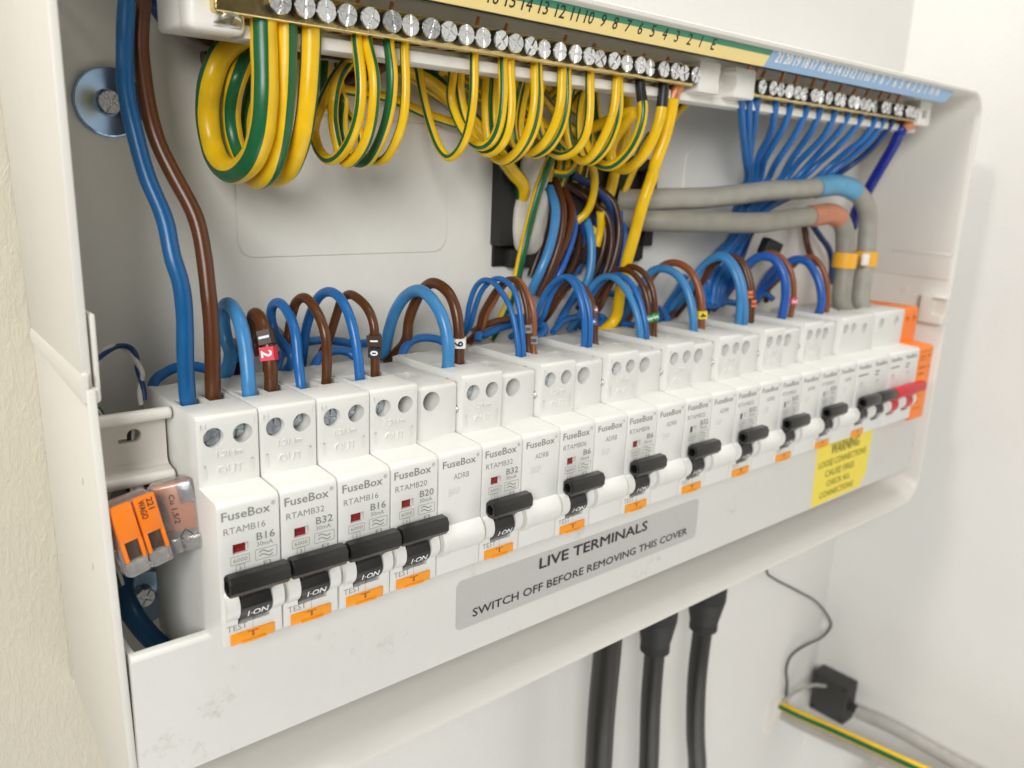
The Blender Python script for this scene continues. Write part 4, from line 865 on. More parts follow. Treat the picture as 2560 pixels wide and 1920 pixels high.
CABLES = [
    ('b1', 'blue_teal', 2.35, [(2.0, 52.0, 171.8), (-0.0, 50.0, 159.5), (-1.7, 46.0, 147.2), (-1.2, 42.0, 136.2), (0.1, 38.0, 124.9), (2.7, 34.0, 114.7), (3.2, 31.0, 104.6), (4.6, 29.5, 97.0), (4.9, 29.0, 87.5), (4.3, 29.0, 74.2), (4.3, 29.0, 65.1), (4.6, 29.0, 56.0)], 0.0),
    ('br1', 'brown', 2.3, [(7.6, 56.0, 173.1), (5.5, 54.0, 160.5), (4.7, 50.0, 147.9), (5.5, 46.0, 136.6), (9.0, 42.0, 125.0), (12.2, 38.0, 114.5), (13.2, 35.0, 103.9), (13.4, 33.0, 95.2), (13.5, 32.0, 86.4), (13.0, 31.8, 72.6), (12.8, 31.8, 65.1), (12.9, 31.8, 56.0)], 0.0),
    ('b2', 'blue_lt', 2.15, [(22.6, 28.8, 56.0), (22.6, 28.8, 64.6), (22.9, 30.1, 72.0), (23.3, 32.0, 77.2), (23.6, 35.7, 83.8), (23.9, 41.4, 87.3), (24.3, 47.2, 87.6), (24.6, 50.8, 85.5), (24.9, 52.3, 79.7), (25.3, 51.1, 74.6), (25.6, 49.2, 71.0), (26.0, 64.0, 52.0)], 0.0),
    ('br2', 'brown_dk', 2.1, [(30.8, 31.7, 56.0), (30.8, 32.1, 64.2), (30.9, 32.3, 70.3), (31.0, 33.9, 77.5), (31.1, 36.9, 82.4), (31.2, 41.6, 84.8), (31.3, 44.5, 82.9), (31.4, 43.9, 77.0), (31.5, 42.5, 73.1), (33.0, 66.0, 70.0), (36.0, 68.0, 55.0)], 0.0),
    ('b3', 'blue_mid', 1.6, [(39.8, 29.4, 56.0), (40.0, 29.8, 63.8), (40.6, 32.5, 69.5), (41.1, 35.8, 79.3), (41.7, 41.2, 83.9), (42.2, 48.5, 86.5), (42.8, 55.1, 84.3), (43.3, 57.2, 79.9), (43.9, 56.0, 76.0), (44.4, 50.0, 71.8), (45.0, 45.8, 68.5), (46.0, 66.0, 54.0)], 0.0),
    ('br3', 'brown_dk', 1.6, [(49.0, 31.3, 56.0), (49.0, 30.4, 64.3), (48.8, 29.4, 72.7), (48.5, 30.1, 79.6), (48.2, 34.1, 85.2), (48.0, 41.6, 88.9), (47.7, 47.7, 86.6), (47.5, 50.6, 81.7), (47.3, 52.8, 75.5), (47.0, 52.9, 72.5), (46.5, 66.0, 75.0), (46.0, 68.0, 55.0)], 0.0),
    ('b4', 'blue_mid', 1.65, [(60.2, 28.7, 56.0), (60.0, 28.2, 63.9), (59.8, 28.5, 69.9), (59.6, 30.1, 76.8), (59.3, 33.5, 83.4), (59.1, 39.8, 88.3), (58.9, 46.7, 89.5), (58.7, 53.2, 87.0), (58.4, 57.7, 81.3), (58.2, 62.0, 72.9), (58.0, 63.1, 67.7), (58.0, 68.0, 55.0)], 0.0),
    ('br4', 'brown_dk', 1.55, [(67.3, 31.0, 56.0), (67.5, 31.1, 64.0), (67.3, 30.7, 72.3), (67.0, 31.0, 80.3), (66.8, 34.7, 85.2), (66.5, 41.3, 88.0), (66.3, 45.9, 88.3), (66.0, 50.7, 85.6), (65.8, 53.4, 81.0), (65.5, 56.2, 75.6), (65.3, 59.8, 69.5), (65.0, 63.5, 64.9)], 0.0),
    ('fly1', 'blue_mid', 1.6, [(2.5, 55.0, 57.0), (3.8, 56.0, 63.0), (8.3, 60.0, 64.9), (13.5, 62.0, 66.0), (19.0, 63.0, 65.3), (22.2, 63.0, 64.2), (26.7, 60.0, 62.6)], 0.0),
    ('fly2', 'blue_mid', 1.6, [(21.0, 56.0, 57.0), (25.3, 56.0, 63.1), (28.5, 60.0, 65.4), (33.1, 63.3, 66.4), (36.0, 66.0, 65.6), (34.0, 70.0, 66.0), (40.0, 72.0, 64.0)], 0.0),
    ('fly3', 'blue_mid', 1.6, [(40.0, 56.0, 57.0), (45.6, 58.0, 63.4), (48.6, 62.0, 65.7), (54.3, 64.0, 68.1), (60.4, 66.0, 68.9), (67.9, 68.0, 68.4), (74.6, 68.0, 67.1), (82.6, 70.0, 64.9), (90.0, 72.0, 64.5)], 0.0),
    ('fly4', 'blue_mid', 1.6, [(56.5, 56.0, 57.0), (59.4, 57.0, 63.0), (63.6, 60.0, 64.7), (70.3, 62.0, 65.2), (74.8, 62.0, 64.1), (76.8, 60.0, 62.2)], 0.0),
    ('b5', 'blue_lt', 2.2, [(95.0, 28.3, 56.0), (95.0, 27.8, 63.9), (94.8, 27.9, 71.7), (94.6, 30.5, 80.2), (94.3, 36.1, 86.3), (94.1, 42.6, 88.8), (93.9, 50.2, 86.7), (93.7, 57.1, 81.4), (93.4, 62.0, 74.7), (93.2, 64.9, 67.6), (93.0, 66.8, 61.2), (92.0, 72.0, 58.0)], 0.0),
    ('br5', 'brown_dk', 2.0, [(102.3, 30.5, 56.0), (102.3, 30.6, 63.9), (101.9, 30.5, 74.0), (101.5, 32.7, 83.2), (101.1, 37.0, 88.6), (100.6, 44.2, 90.8), (100.2, 49.5, 88.7), (99.8, 54.9, 82.5), (99.4, 59.4, 74.1), (99.0, 60.2, 66.7), (98.0, 72.0, 56.0)], 0.0),
    ('fly5', 'blue_mid', 1.6, [(93.0, 56.0, 57.0), (95.5, 57.0, 63.4), (100.7, 60.0, 66.0), (107.8, 62.0, 66.5), (114.6, 62.0, 65.2), (117.7, 60.0, 63.7)], 0.0),
    ('b6a', 'blue_mid', 1.1, [(129.6, 29.0, 56.0), (129.6, 29.3, 64.1), (129.3, 31.0, 72.6), (129.0, 33.9, 79.9), (128.6, 38.5, 85.6), (128.3, 44.9, 89.6), (128.0, 50.3, 89.5), (127.6, 54.6, 86.0), (127.3, 57.9, 78.4), (127.0, 59.6, 69.9), (127.0, 70.0, 60.0)], 0.0),
    ('b6b', 'blue_mid', 1.1, [(132.3, 29.0, 56.0), (132.3, 29.4, 63.8), (132.0, 30.6, 72.4), (131.7, 32.7, 81.7), (131.4, 36.4, 88.1), (131.1, 42.7, 90.9), (130.9, 48.5, 89.9), (130.6, 54.3, 84.9), (130.3, 57.6, 77.6), (130.0, 60.4, 68.9), (130.0, 70.0, 60.0)], 0.0),
    ('br6a', 'brown', 1.1, [(137.6, 29.0, 56.0), (137.6, 32.4, 63.9), (137.3, 33.7, 76.3), (137.0, 35.6, 83.4), (136.6, 38.8, 88.7), (136.3, 44.1, 90.5), (136.0, 50.2, 86.7), (135.6, 55.4, 80.4), (135.3, 59.7, 73.7), (135.0, 61.5, 66.9), (135.0, 70.0, 60.0)], 0.0),
    ('br6b', 'brown_lt', 1.2, [(140.4, 29.0, 56.0), (140.4, 32.9, 63.5), (140.1, 33.2, 76.2), (139.8, 35.1, 82.6), (139.5, 39.3, 87.9), (139.2, 44.2, 90.3), (138.9, 50.8, 86.4), (138.6, 56.0, 79.8), (138.3, 60.6, 73.3), (138.0, 62.3, 67.9), (138.0, 70.0, 60.0)], 0.0),
    ('fly6', 'brown_dk', 1.5, [(135.7, 66.0, 65.5), (142.3, 64.0, 68.5), (153.3, 64.0, 70.0), (163.9, 66.0, 69.8)], 0.0),
    ('fly6b', 'blue_mid', 1.6, [(131.6, 57.0, 63.8), (132.7, 58.0, 66.1), (137.5, 60.0, 65.3), (146.6, 63.0, 66.0), (155.2, 66.0, 66.4), (165.9, 68.0, 66.6)], 0.0),
    ('b7a', 'blue_mid', 1.25, [(165.2, 29.5, 56.0), (165.2, 29.5, 63.8), (164.8, 29.9, 74.7), (164.4, 32.1, 82.1), (164.0, 36.0, 87.9), (163.6, 40.4, 90.3), (163.2, 45.4, 88.4), (162.8, 50.7, 83.2), (162.4, 53.7, 77.2), (162.0, 55.8, 71.6), (162.0, 72.0, 60.0)], 0.0),
    ('b7b', 'blue_mid', 1.25, [(168.0, 29.5, 56.0), (168.0, 29.4, 63.6), (167.8, 29.8, 74.5), (167.5, 32.3, 81.9), (167.2, 36.6, 88.0), (167.0, 42.0, 89.9), (166.8, 46.7, 87.8), (166.5, 50.8, 82.7), (166.3, 53.9, 76.2), (166.0, 56.2, 70.5), (166.0, 72.0, 60.0)], 0.0),
    ('br7a', 'brown', 1.0, [(173.5, 29.5, 56.0), (173.5, 32.2, 63.5), (173.1, 32.7, 72.3), (172.8, 34.6, 79.9), (172.4, 39.4, 86.4), (172.1, 45.7, 88.3), (171.7, 50.7, 84.4), (171.4, 55.6, 77.7), (171.0, 59.7, 71.6), (171.0, 72.0, 60.0)], 0.0),
    ('br7b', 'brown_dk', 1.0, [(176.0, 29.5, 56.0), (176.0, 33.1, 63.4), (175.7, 33.6, 72.0), (175.4, 35.5, 78.9), (175.1, 39.2, 84.3), (174.9, 45.6, 86.8), (174.6, 50.7, 83.2), (174.3, 55.7, 76.8), (174.0, 60.8, 69.9), (174.0, 72.0, 60.0)], 0.0),
    ('fly7', 'blue_mid', 1.6, [(176.6, 60.0, 62.8), (186.9, 64.0, 66.6), (196.7, 66.0, 67.3), (209.1, 68.0, 67.1), (215.8, 66.0, 65.1), (207.6, 62.0, 62.6)], 0.0),
    ('fly7b', 'blue_mid', 2.2, [(149.0, 58.0, 58.0), (168.4, 58.0, 63.2), (170.1, 60.0, 66.1), (156.0, 66.0, 70.0), (164.0, 72.0, 66.0)], 0.0),
    ('b8a', 'blue_lt', 1.55, [(201.6, 29.5, 56.0), (201.6, 30.9, 63.7), (201.1, 32.3, 70.1), (200.7, 35.2, 76.6), (200.2, 40.8, 83.7), (199.8, 47.3, 87.4), (199.3, 53.4, 86.7), (198.9, 59.4, 82.1), (198.4, 62.4, 76.4), (198.0, 64.0, 70.4), (198.0, 72.0, 60.0)], 0.0),
    ('b8b', 'blue_mid', 1.4, [(205.0, 29.5, 56.0), (205.0, 30.1, 63.6), (204.6, 31.7, 69.9), (204.2, 35.7, 78.7), (203.9, 41.6, 85.9), (203.5, 47.5, 88.3), (203.1, 53.2, 86.9), (202.8, 59.2, 82.3), (202.4, 63.2, 76.0), (202.0, 65.4, 69.9), (202.0, 72.0, 60.0)], 0.0),
    ('br8a', 'brown_dk', 1.3, [(209.5, 29.5, 56.0), (209.5, 32.4, 63.8), (209.1, 33.1, 72.1), (208.6, 35.1, 80.2), (208.2, 39.0, 86.3), (207.8, 45.5, 90.4), (207.3, 51.6, 90.1), (206.9, 57.6, 85.9), (206.4, 62.4, 78.8), (206.0, 65.3, 71.1), (206.0, 72.0, 60.0)], 0.0),
    ('br8b', 'brown_dk', 1.35, [(212.0, 29.5, 56.0), (212.0, 32.2, 64.0), (211.5, 32.2, 75.6), (211.0, 34.2, 84.0), (210.5, 38.7, 89.7), (210.0, 43.9, 91.9), (209.5, 48.6, 91.7), (209.0, 53.9, 87.6), (208.5, 58.5, 79.9), (208.0, 61.3, 72.3), (208.0, 72.0, 60.0)], 0.0),
    ('b9', 'blue_lt', 1.95, [(239.3, 30.5, 56.0), (239.3, 30.9, 63.5), (238.8, 32.0, 70.3), (238.2, 34.2, 77.7), (237.7, 37.7, 84.3), (237.2, 42.9, 88.8), (236.6, 49.1, 90.2), (236.1, 55.1, 88.3), (235.5, 58.9, 83.9), (235.0, 61.3, 78.4), (234.0, 73.0, 60.0)], 0.0),
    ('br9', 'brown_lt2', 1.75, [(246.5, 31.0, 56.0), (246.5, 32.0, 64.3), (245.8, 32.6, 74.8), (245.1, 35.3, 83.2), (244.4, 39.0, 88.7), (243.8, 45.3, 91.9), (243.1, 51.9, 91.7), (242.4, 57.0, 88.6), (241.7, 60.7, 83.9), (241.0, 63.0, 78.4), (240.0, 73.0, 60.0)], 0.0),
    ('b9k', 'blue_mid', 1.8, [(256.7, 66.0, 60.9), (262.9, 68.0, 65.2), (270.0, 70.0, 69.6), (276.4, 70.0, 75.5), (280.9, 70.0, 81.6)], 0.0),
    ('br9k', 'brown_dk', 1.5, [(262.0, 64.0, 61.4), (271.7, 68.0, 65.2), (282.0, 71.0, 70.4), (287.6, 71.0, 76.5)], 0.0),
    ('fly9', 'blue_mid', 1.6, [(216.0, 74.0, 78.0), (260.0, 70.0, 66.3), (257.2, 64.0, 65.1), (253.6, 58.0, 63.0)], 0.0),
    ('b10a', 'blue_lt', 1.75, [(273.8, 30.0, 56.0), (273.8, 30.2, 64.9), (273.1, 30.8, 77.2), (272.4, 33.0, 84.9), (271.6, 37.1, 91.4), (270.9, 42.4, 94.8), (270.2, 47.8, 93.0), (269.4, 52.1, 89.0), (268.7, 54.4, 84.7), (268.0, 56.0, 79.6), (268.0, 73.0, 60.0)], 0.0),
    ('b10b', 'blue_lt', 1.6, [(277.0, 30.0, 56.0), (277.0, 28.9, 64.8), (276.4, 30.8, 79.7), (275.8, 33.7, 87.4), (275.1, 38.2, 93.0), (274.5, 43.2, 95.7), (273.9, 48.1, 94.4), (273.2, 52.5, 90.8), (272.6, 54.9, 86.1), (272.0, 56.5, 81.0), (272.0, 73.0, 60.0)], 0.0),
    ('br10a', 'brown_dk', 1.3, [(281.0, 30.0, 56.0), (281.0, 29.6, 66.6), (280.4, 30.3, 79.5), (279.8, 32.9, 87.3), (279.1, 36.5, 92.8), (278.5, 41.2, 95.3), (277.9, 45.9, 95.1), (277.2, 50.3, 91.9), (276.6, 54.7, 87.7), (276.0, 57.0, 82.4), (276.0, 73.0, 60.0)], 0.0),
    ('br10b', 'brown_dk', 1.3, [(284.0, 30.0, 56.0), (284.0, 29.6, 66.4), (283.4, 30.6, 79.3), (282.8, 32.9, 86.6), (282.1, 36.3, 92.2), (281.5, 41.3, 94.9), (280.9, 46.0, 94.4), (280.2, 50.4, 91.3), (279.6, 54.1, 87.0), (279.0, 56.4, 81.8), (279.0, 73.0, 60.0)], 0.0),
    ('fly10', 'blue_mid', 1.7, [(286.1, 60.0, 67.0), (298.5, 62.0, 65.8), (307.1, 62.0, 67.3), (314.4, 60.0, 66.2)], 0.0),
    ('b11', 'blue_dp', 2.3, [(311.0, 30.5, 56.0), (311.0, 28.3, 69.9), (310.2, 29.3, 80.8), (309.3, 32.2, 88.3), (308.5, 37.4, 93.6), (307.7, 43.4, 94.2), (306.8, 48.4, 91.1), (306.0, 51.3, 86.9), (306.0, 74.0, 60.0)], 0.0),
    ('br11', 'brown_lt2', 1.5, [(319.0, 30.5, 56.0), (319.0, 28.4, 70.2), (318.2, 29.8, 82.6), (317.3, 32.8, 89.3), (316.5, 38.1, 94.4), (315.7, 43.0, 95.9), (314.8, 47.5, 94.4), (314.0, 51.1, 90.6), (314.0, 74.0, 60.0)], 0.0),
    ('b12', 'blue_dp', 2.2, [(347.0, 30.5, 56.0), (347.0, 27.9, 68.0), (346.3, 29.3, 77.1), (345.6, 33.1, 84.6), (344.9, 38.6, 90.3), (344.1, 44.3, 91.2), (343.4, 48.3, 89.6), (342.7, 52.1, 85.9), (342.0, 55.1, 80.7), (342.0, 74.0, 60.0)], 0.0),
    ('br12', 'brown_lt2', 1.5, [(355.0, 30.5, 56.0), (355.0, 28.9, 67.7), (354.2, 30.8, 80.7), (353.3, 34.1, 87.8), (352.5, 38.8, 92.4), (351.7, 42.3, 92.6), (350.8, 46.3, 91.1), (350.0, 49.9, 87.1), (350.0, 74.0, 60.0)], 0.0),
    ('b11k', 'blue_dp', 2.2, [(367.6, 70.0, 84.3), (355.8, 68.0, 79.2), (345.8, 66.0, 72.4), (336.2, 62.0, 66.0)], 0.0),
    ('br11k', 'brown_dk', 1.7, [(377.6, 73.0, 84.2), (369.1, 72.0, 78.2), (360.0, 70.0, 71.1), (352.4, 66.0, 64.4)], 0.0),
    ('fly11', 'blue_mid', 1.7, [(341.3, 66.0, 65.1), (341.9, 64.0, 68.5), (346.4, 62.0, 69.1), (347.9, 58.0, 66.5)], 0.0),
    ('brv', 'brown_dk', 2.0, [(391.2, 72.0, 112.6), (392.2, 70.0, 104.3), (392.3, 68.0, 97.3), (394.9, 66.0, 90.3), (404.0, 66.0, 84.0)], 0.0),
    ('blv', 'navy', 1.9, [(393.0, 72.0, 115.2), (401.7, 70.0, 106.2), (410.5, 69.0, 99.5), (419.5, 68.0, 92.7), (422.4, 66.0, 83.3), (420.8, 64.0, 70.6)], 0.0),
    ('tail_n', 'grey', 5.2, [(230.7, 75.0, 120.5), (236.9, 66.0, 120.5), (253.6, 57.0, 122.1), (273.9, 53.0, 123.3), (296.9, 50.0, 125.2), (321.4, 47.0, 127.4), (342.4, 44.0, 129.4), (355.4, 42.0, 130.3), (368.8, 40.0, 131.2), (379.7, 38.0, 130.2), (391.5, 37.0, 125.5), (399.7, 36.0, 116.7), (401.4, 35.0, 103.8), (399.4, 33.0, 85.2), (395.2, 31.0, 66.5), (405.0, 31.0, 56.0)], 0.0),
    ('tail_l', 'grey_dk', 5.2, [(231.6, 75.0, 112.2), (236.9, 65.0, 111.3), (251.4, 54.0, 111.5), (270.5, 49.0, 111.2), (292.2, 45.0, 111.2), (310.2, 41.0, 112.0), (330.2, 39.0, 113.9), (344.8, 37.0, 115.4), (357.4, 36.0, 116.4), (367.5, 35.0, 113.2), (373.7, 34.0, 105.5), (374.6, 33.0, 95.3), (374.3, 32.0, 83.2), (373.2, 31.0, 68.0), (387.0, 31.0, 56.0)], 0.0),
    ('e_big', 'yellow', 2.65, [(217.0, 34.0, 169.0), (214.8, 34.0, 166.6), (215.8, 36.0, 158.0), (215.4, 38.0, 148.0), (213.1, 40.0, 137.4), (214.3, 42.0, 132.6), (211.6, 44.0, 119.9), (211.5, 47.0, 106.9), (210.6, 50.0, 93.1), (212.2, 54.0, 79.1), (216.0, 60.0, 63.6), (176.0, 62.0, 52.0)], 0.0),
    ('e1', 'gy', 3.8, [(32.5, 33.0, 171.0), (32.5, 33.1, 167.8), (32.1, 32.4, 158.6), (31.6, 32.0, 148.4), (31.2, 34.1, 138.6), (30.7, 39.7, 131.2), (30.3, 50.9, 127.4), (29.8, 61.4, 129.6), (29.4, 67.0, 136.4), (28.9, 67.7, 146.2), (28.5, 62.4, 154.9), (31.9, 62.0, 162.2), (38.1, 64.0, 166.5), (44.7, 66.0, 169.8)], 0.1),
    ('e2', 'gy', 3.1, [(39.3, 33.0, 171.0), (39.3, 33.0, 168.0), (38.9, 32.8, 156.5), (38.5, 34.1, 144.5), (38.1, 37.5, 134.4), (37.7, 44.2, 127.3), (37.4, 54.5, 125.7), (37.0, 63.2, 130.5), (36.6, 67.9, 138.5), (36.2, 67.0, 146.8), (35.8, 60.2, 154.9), (41.8, 64.0, 163.5), (47.6, 66.0, 168.2)], 1.57),
    ('e3', 'gy', 3.0, [(46.6, 33.0, 171.0), (46.6, 33.0, 168.6), (46.2, 33.4, 157.3), (45.9, 34.8, 146.6), (45.5, 38.4, 136.3), (45.1, 46.1, 128.1), (44.7, 54.7, 125.9), (44.4, 66.9, 128.3), (44.0, 72.3, 135.5), (43.6, 72.4, 144.1), (45.0, 66.0, 157.4), (51.8, 68.0, 166.6)], 0.9),
    ('e4', 'gy', 1.75, [(62.0, 33.0, 171.0), (62.0, 33.0, 168.1), (61.6, 29.6, 155.7), (61.1, 30.5, 144.9), (60.7, 37.3, 135.6), (60.3, 46.7, 131.9), (59.9, 54.2, 135.5), (59.4, 56.2, 141.9), (59.0, 52.2, 147.1), (69.2, 62.0, 157.6), (75.3, 64.0, 164.2), (84.2, 66.0, 169.2)], 0.5),
    ('e5', 'gy', 1.75, [(65.8, 33.0, 171.0), (65.8, 33.0, 168.7), (65.4, 27.7, 157.4), (65.0, 28.3, 148.0), (64.7, 31.9, 139.6), (64.3, 37.9, 133.7), (63.9, 44.2, 131.5), (63.6, 47.7, 136.6), (63.2, 49.7, 145.1), (62.8, 47.8, 152.6), (75.8, 64.0, 163.2), (82.9, 66.0, 169.4)], -0.7),
    ('e6', 'gy_g', 1.8, [(73.5, 33.0, 171.0), (73.5, 33.0, 168.7), (73.1, 30.4, 158.3), (72.8, 31.9, 148.7), (72.4, 37.1, 138.8), (72.0, 44.2, 132.2), (71.6, 52.0, 132.4), (71.3, 55.7, 137.7), (70.9, 57.1, 145.7), (70.5, 55.6, 152.6), (70.5, 68.0, 150.0), (71.5, 70.0, 165.0)], 0.3),
    ('e7', 'gy', 1.5, [(79.3, 33.0, 171.0), (79.3, 33.0, 168.3), (78.9, 31.4, 156.1), (78.4, 31.8, 146.1), (78.0, 36.0, 138.0), (77.6, 42.4, 132.9), (77.2, 49.6, 132.8), (76.7, 55.0, 136.3), (76.3, 56.3, 142.9), (76.3, 66.0, 150.0), (76.3, 70.0, 165.0)], 0.9),
    ('e8', 'gy', 1.55, [(107.3, 33.0, 171.0), (107.3, 33.0, 168.3), (106.8, 32.0, 155.2), (106.3, 34.5, 143.6), (105.8, 39.3, 137.1), (105.3, 44.1, 135.1), (104.8, 49.2, 138.3), (104.3, 54.1, 146.3), (103.8, 58.0, 157.1), (103.3, 61.0, 166.7), (102.3, 62.0, 166.0)], 0.55),
    ('e9', 'gy', 1.75, [(119.6, 33.0, 171.0), (119.6, 33.1, 168.4), (119.0, 31.2, 157.3), (118.3, 31.6, 147.4), (117.7, 34.4, 141.6), (117.1, 39.7, 139.2), (116.5, 46.7, 141.9), (115.8, 52.8, 148.2), (115.2, 56.9, 156.9), (114.6, 55.2, 166.5), (114.6, 62.0, 166.0)], 0.6),
    ('e10', 'gy', 1.75, [(123.1, 33.0, 171.0), (123.1, 33.0, 168.1), (122.5, 30.9, 152.9), (121.8, 32.1, 143.5), (121.2, 37.1, 138.3), (120.6, 43.5, 137.7), (120.0, 49.5, 142.9), (119.3, 54.3, 151.7), (118.7, 56.2, 160.5), (118.1, 55.2, 166.8), (118.1, 62.0, 166.0)], 0.9),
    ('e11', 'gy', 1.8, [(134.4, 33.0, 171.0), (134.4, 33.0, 168.8), (133.6, 31.1, 156.0), (132.9, 32.7, 145.8), (132.1, 37.4, 138.6), (131.4, 43.9, 134.9), (130.6, 50.0, 136.7), (129.9, 52.8, 144.6), (129.1, 53.4, 156.4), (128.4, 52.6, 166.7), (128.4, 62.0, 166.0)], -1.2),
    ('e11b', 'gy', 1.5, [(136.7, 33.0, 171.0), (136.7, 33.1, 168.5), (136.0, 31.3, 155.6), (135.3, 32.8, 145.4), (134.6, 37.2, 138.7), (134.0, 43.3, 135.3), (133.3, 48.0, 136.9), (132.6, 51.4, 145.4), (131.9, 52.1, 156.5), (131.2, 51.4, 166.4), (131.2, 62.0, 166.0)], 0.2),
    ('e12', 'gy', 1.8, [(147.9, 33.0, 171.0), (147.9, 33.0, 167.6), (147.1, 31.7, 157.1), (146.4, 33.6, 148.3), (145.6, 38.3, 141.5), (144.9, 45.2, 138.3), (144.1, 51.9, 140.8), (143.4, 54.3, 148.9), (142.7, 52.3, 160.3), (141.9, 50.0, 165.7), (141.9, 62.0, 164.0)], -1.3),
    ('e12b', 'gy', 1.5, [(150.8, 33.0, 171.0), (150.8, 33.0, 169.0), (150.0, 31.5, 157.3), (149.3, 32.9, 148.5), (148.6, 37.9, 141.1), (147.8, 44.8, 137.6), (147.0, 50.5, 139.8), (146.3, 52.9, 147.4), (145.6, 50.9, 157.6), (144.8, 48.8, 164.8), (144.8, 62.0, 164.0)], 0.4),
    ('e13', 'gy', 1.8, [(162.8, 33.0, 171.0), (162.8, 33.0, 168.6), (162.0, 31.0, 156.1), (161.3, 31.9, 146.4), (160.6, 36.5, 140.3), (159.8, 43.4, 137.8), (159.0, 50.1, 140.4), (158.3, 54.4, 148.2), (157.6, 56.3, 158.8), (156.8, 53.2, 166.2), (156.8, 62.0, 162.0)], 0.8),
    ('e14', 'gy', 1.8, [(177.2, 33.0, 171.0), (177.2, 33.0, 169.5), (176.3, 31.8, 156.7), (175.4, 34.3, 147.8), (174.6, 38.8, 140.6), (173.7, 44.2, 136.6), (172.8, 49.8, 138.6), (172.0, 53.3, 147.8), (171.1, 52.5, 159.8), (170.2, 49.5, 167.3), (170.2, 62.0, 162.0)], -1.2),
    ('e15', 'gy', 1.4, [(179.7, 33.0, 171.0), (179.7, 33.0, 169.2), (179.0, 31.3, 156.8), (178.2, 33.5, 147.4), (177.4, 37.6, 140.2), (176.7, 43.5, 136.1), (176.0, 47.5, 138.8), (175.2, 49.3, 148.0), (174.4, 48.7, 160.0), (173.7, 46.7, 165.2), (173.7, 62.0, 162.0)], 0.0),
    ('e16', 'gy', 2.05, [(191.3, 33.0, 171.0), (191.3, 33.0, 165.9), (190.4, 29.7, 157.1), (189.6, 30.8, 147.5), (188.7, 34.7, 140.1), (187.8, 41.2, 135.3), (186.9, 48.0, 136.1), (186.0, 54.1, 141.7), (185.2, 57.8, 151.8), (184.3, 57.1, 164.2), (184.3, 62.0, 160.0)], 0.25),
    ('e17', 'yellow', 2.3, [(206.1, 33.0, 171.0), (206.1, 33.0, 166.4), (205.2, 32.5, 155.9), (204.3, 35.1, 146.5), (203.5, 40.4, 138.8), (202.6, 47.1, 134.5), (201.7, 53.7, 135.9), (200.8, 55.4, 142.4), (200.0, 50.7, 149.5), (199.1, 41.1, 157.5), (198.1, 70.0, 150.0)], 0),
    ('eb1', 'gy', 3.2, [(102.6, 70.0, 167.2), (115.8, 69.0, 163.0), (129.4, 67.0, 152.8), (144.8, 66.0, 140.2), (153.4, 66.0, 132.0), (161.5, 68.0, 125.9), (166.0, 76.0, 114.0)], 2.0),
    ('eb2', 'gy', 2.2, [(110.8, 68.0, 168.5), (126.7, 68.0, 165.2), (145.6, 68.0, 156.5), (167.1, 68.0, 148.9), (185.0, 70.0, 139.6), (190.0, 76.0, 128.0)], 1.0),
    ('eb3', 'gy', 1.8, [(73.3, 70.0, 156.4), (83.1, 70.0, 156.5), (96.6, 71.0, 155.9), (114.6, 71.0, 150.7), (131.8, 70.0, 148.4), (147.7, 70.0, 147.7), (164.5, 70.0, 147.8), (180.9, 72.0, 145.3), (184.0, 76.0, 128.0)], 1.4),
    ('eb4', 'gy', 1.7, [(146.5, 60.0, 165.6), (157.0, 64.0, 157.3), (172.3, 66.0, 149.2), (185.8, 68.0, 141.6), (190.8, 70.0, 138.5), (192.0, 76.0, 126.0)], 0.2),
    ('eb5', 'gy', 1.7, [(155.5, 66.0, 169.7), (168.7, 68.0, 163.3), (181.0, 69.0, 155.5), (192.8, 69.0, 149.2), (199.3, 71.0, 142.3), (201.0, 76.0, 128.0)], 2.2),
    ('eb6', 'gy', 1.6, [(168.2, 66.0, 170.4), (181.1, 68.0, 165.0), (193.8, 70.0, 160.4), (201.2, 70.0, 153.1), (204.2, 72.0, 142.5), (206.0, 77.0, 126.0)], 0.9),
    ('eb7', 'gy', 1.6, [(146.9, 70.0, 163.8), (165.0, 71.0, 154.4), (178.0, 72.0, 147.0), (187.8, 73.0, 140.4), (190.0, 77.0, 128.0)], 0.0),
    ('eb8', 'gy_g', 1.7, [(197.6, 64.0, 168.2), (201.6, 66.0, 158.3), (208.6, 68.0, 148.2), (217.7, 70.0, 140.4)], 0.0),
    ('eb9', 'yellow', 2.6, [(225.0, 70.0, 171.1), (227.0, 71.0, 158.3), (227.7, 72.0, 147.9), (223.8, 73.0, 133.6), (222.3, 74.0, 122.8), (213.0, 77.0, 96.0)], 0),
    ('eb10', 'gy', 1.9, [(239.1, 66.0, 151.3), (235.7, 68.0, 144.1), (233.4, 70.0, 135.4), (231.1, 72.0, 126.6), (228.8, 74.0, 117.8), (220.0, 77.0, 96.0)], 0.7),
    ('eb11', 'gy_g', 2.0, [(180.0, 70.0, 146.0), (178.3, 66.0, 141.3), (172.7, 64.0, 135.9), (167.0, 64.0, 122.3), (162.8, 66.0, 104.6), (161.3, 66.0, 97.3), (161.2, 68.0, 86.9), (160.0, 70.0, 77.7), (150.0, 72.0, 60.0)], 1.3),
    ('eb12', 'yellow', 1.8, [(196.0, 68.0, 140.0), (196.6, 64.0, 136.9), (200.2, 64.0, 132.3), (202.7, 66.0, 122.8), (202.3, 70.0, 113.6), (193.0, 76.0, 106.0)], 0),
    ('eb13', 'gy_g', 1.6, [(179.1, 68.0, 131.5), (183.7, 66.0, 131.1), (189.2, 66.0, 133.9), (193.7, 68.0, 138.0)], 0.3),
    ('eb14', 'gy', 2.1, [(265.7, 60.0, 171.6), (260.4, 62.0, 168.3), (255.7, 66.0, 161.7), (257.6, 70.0, 158.3)], 0.8),
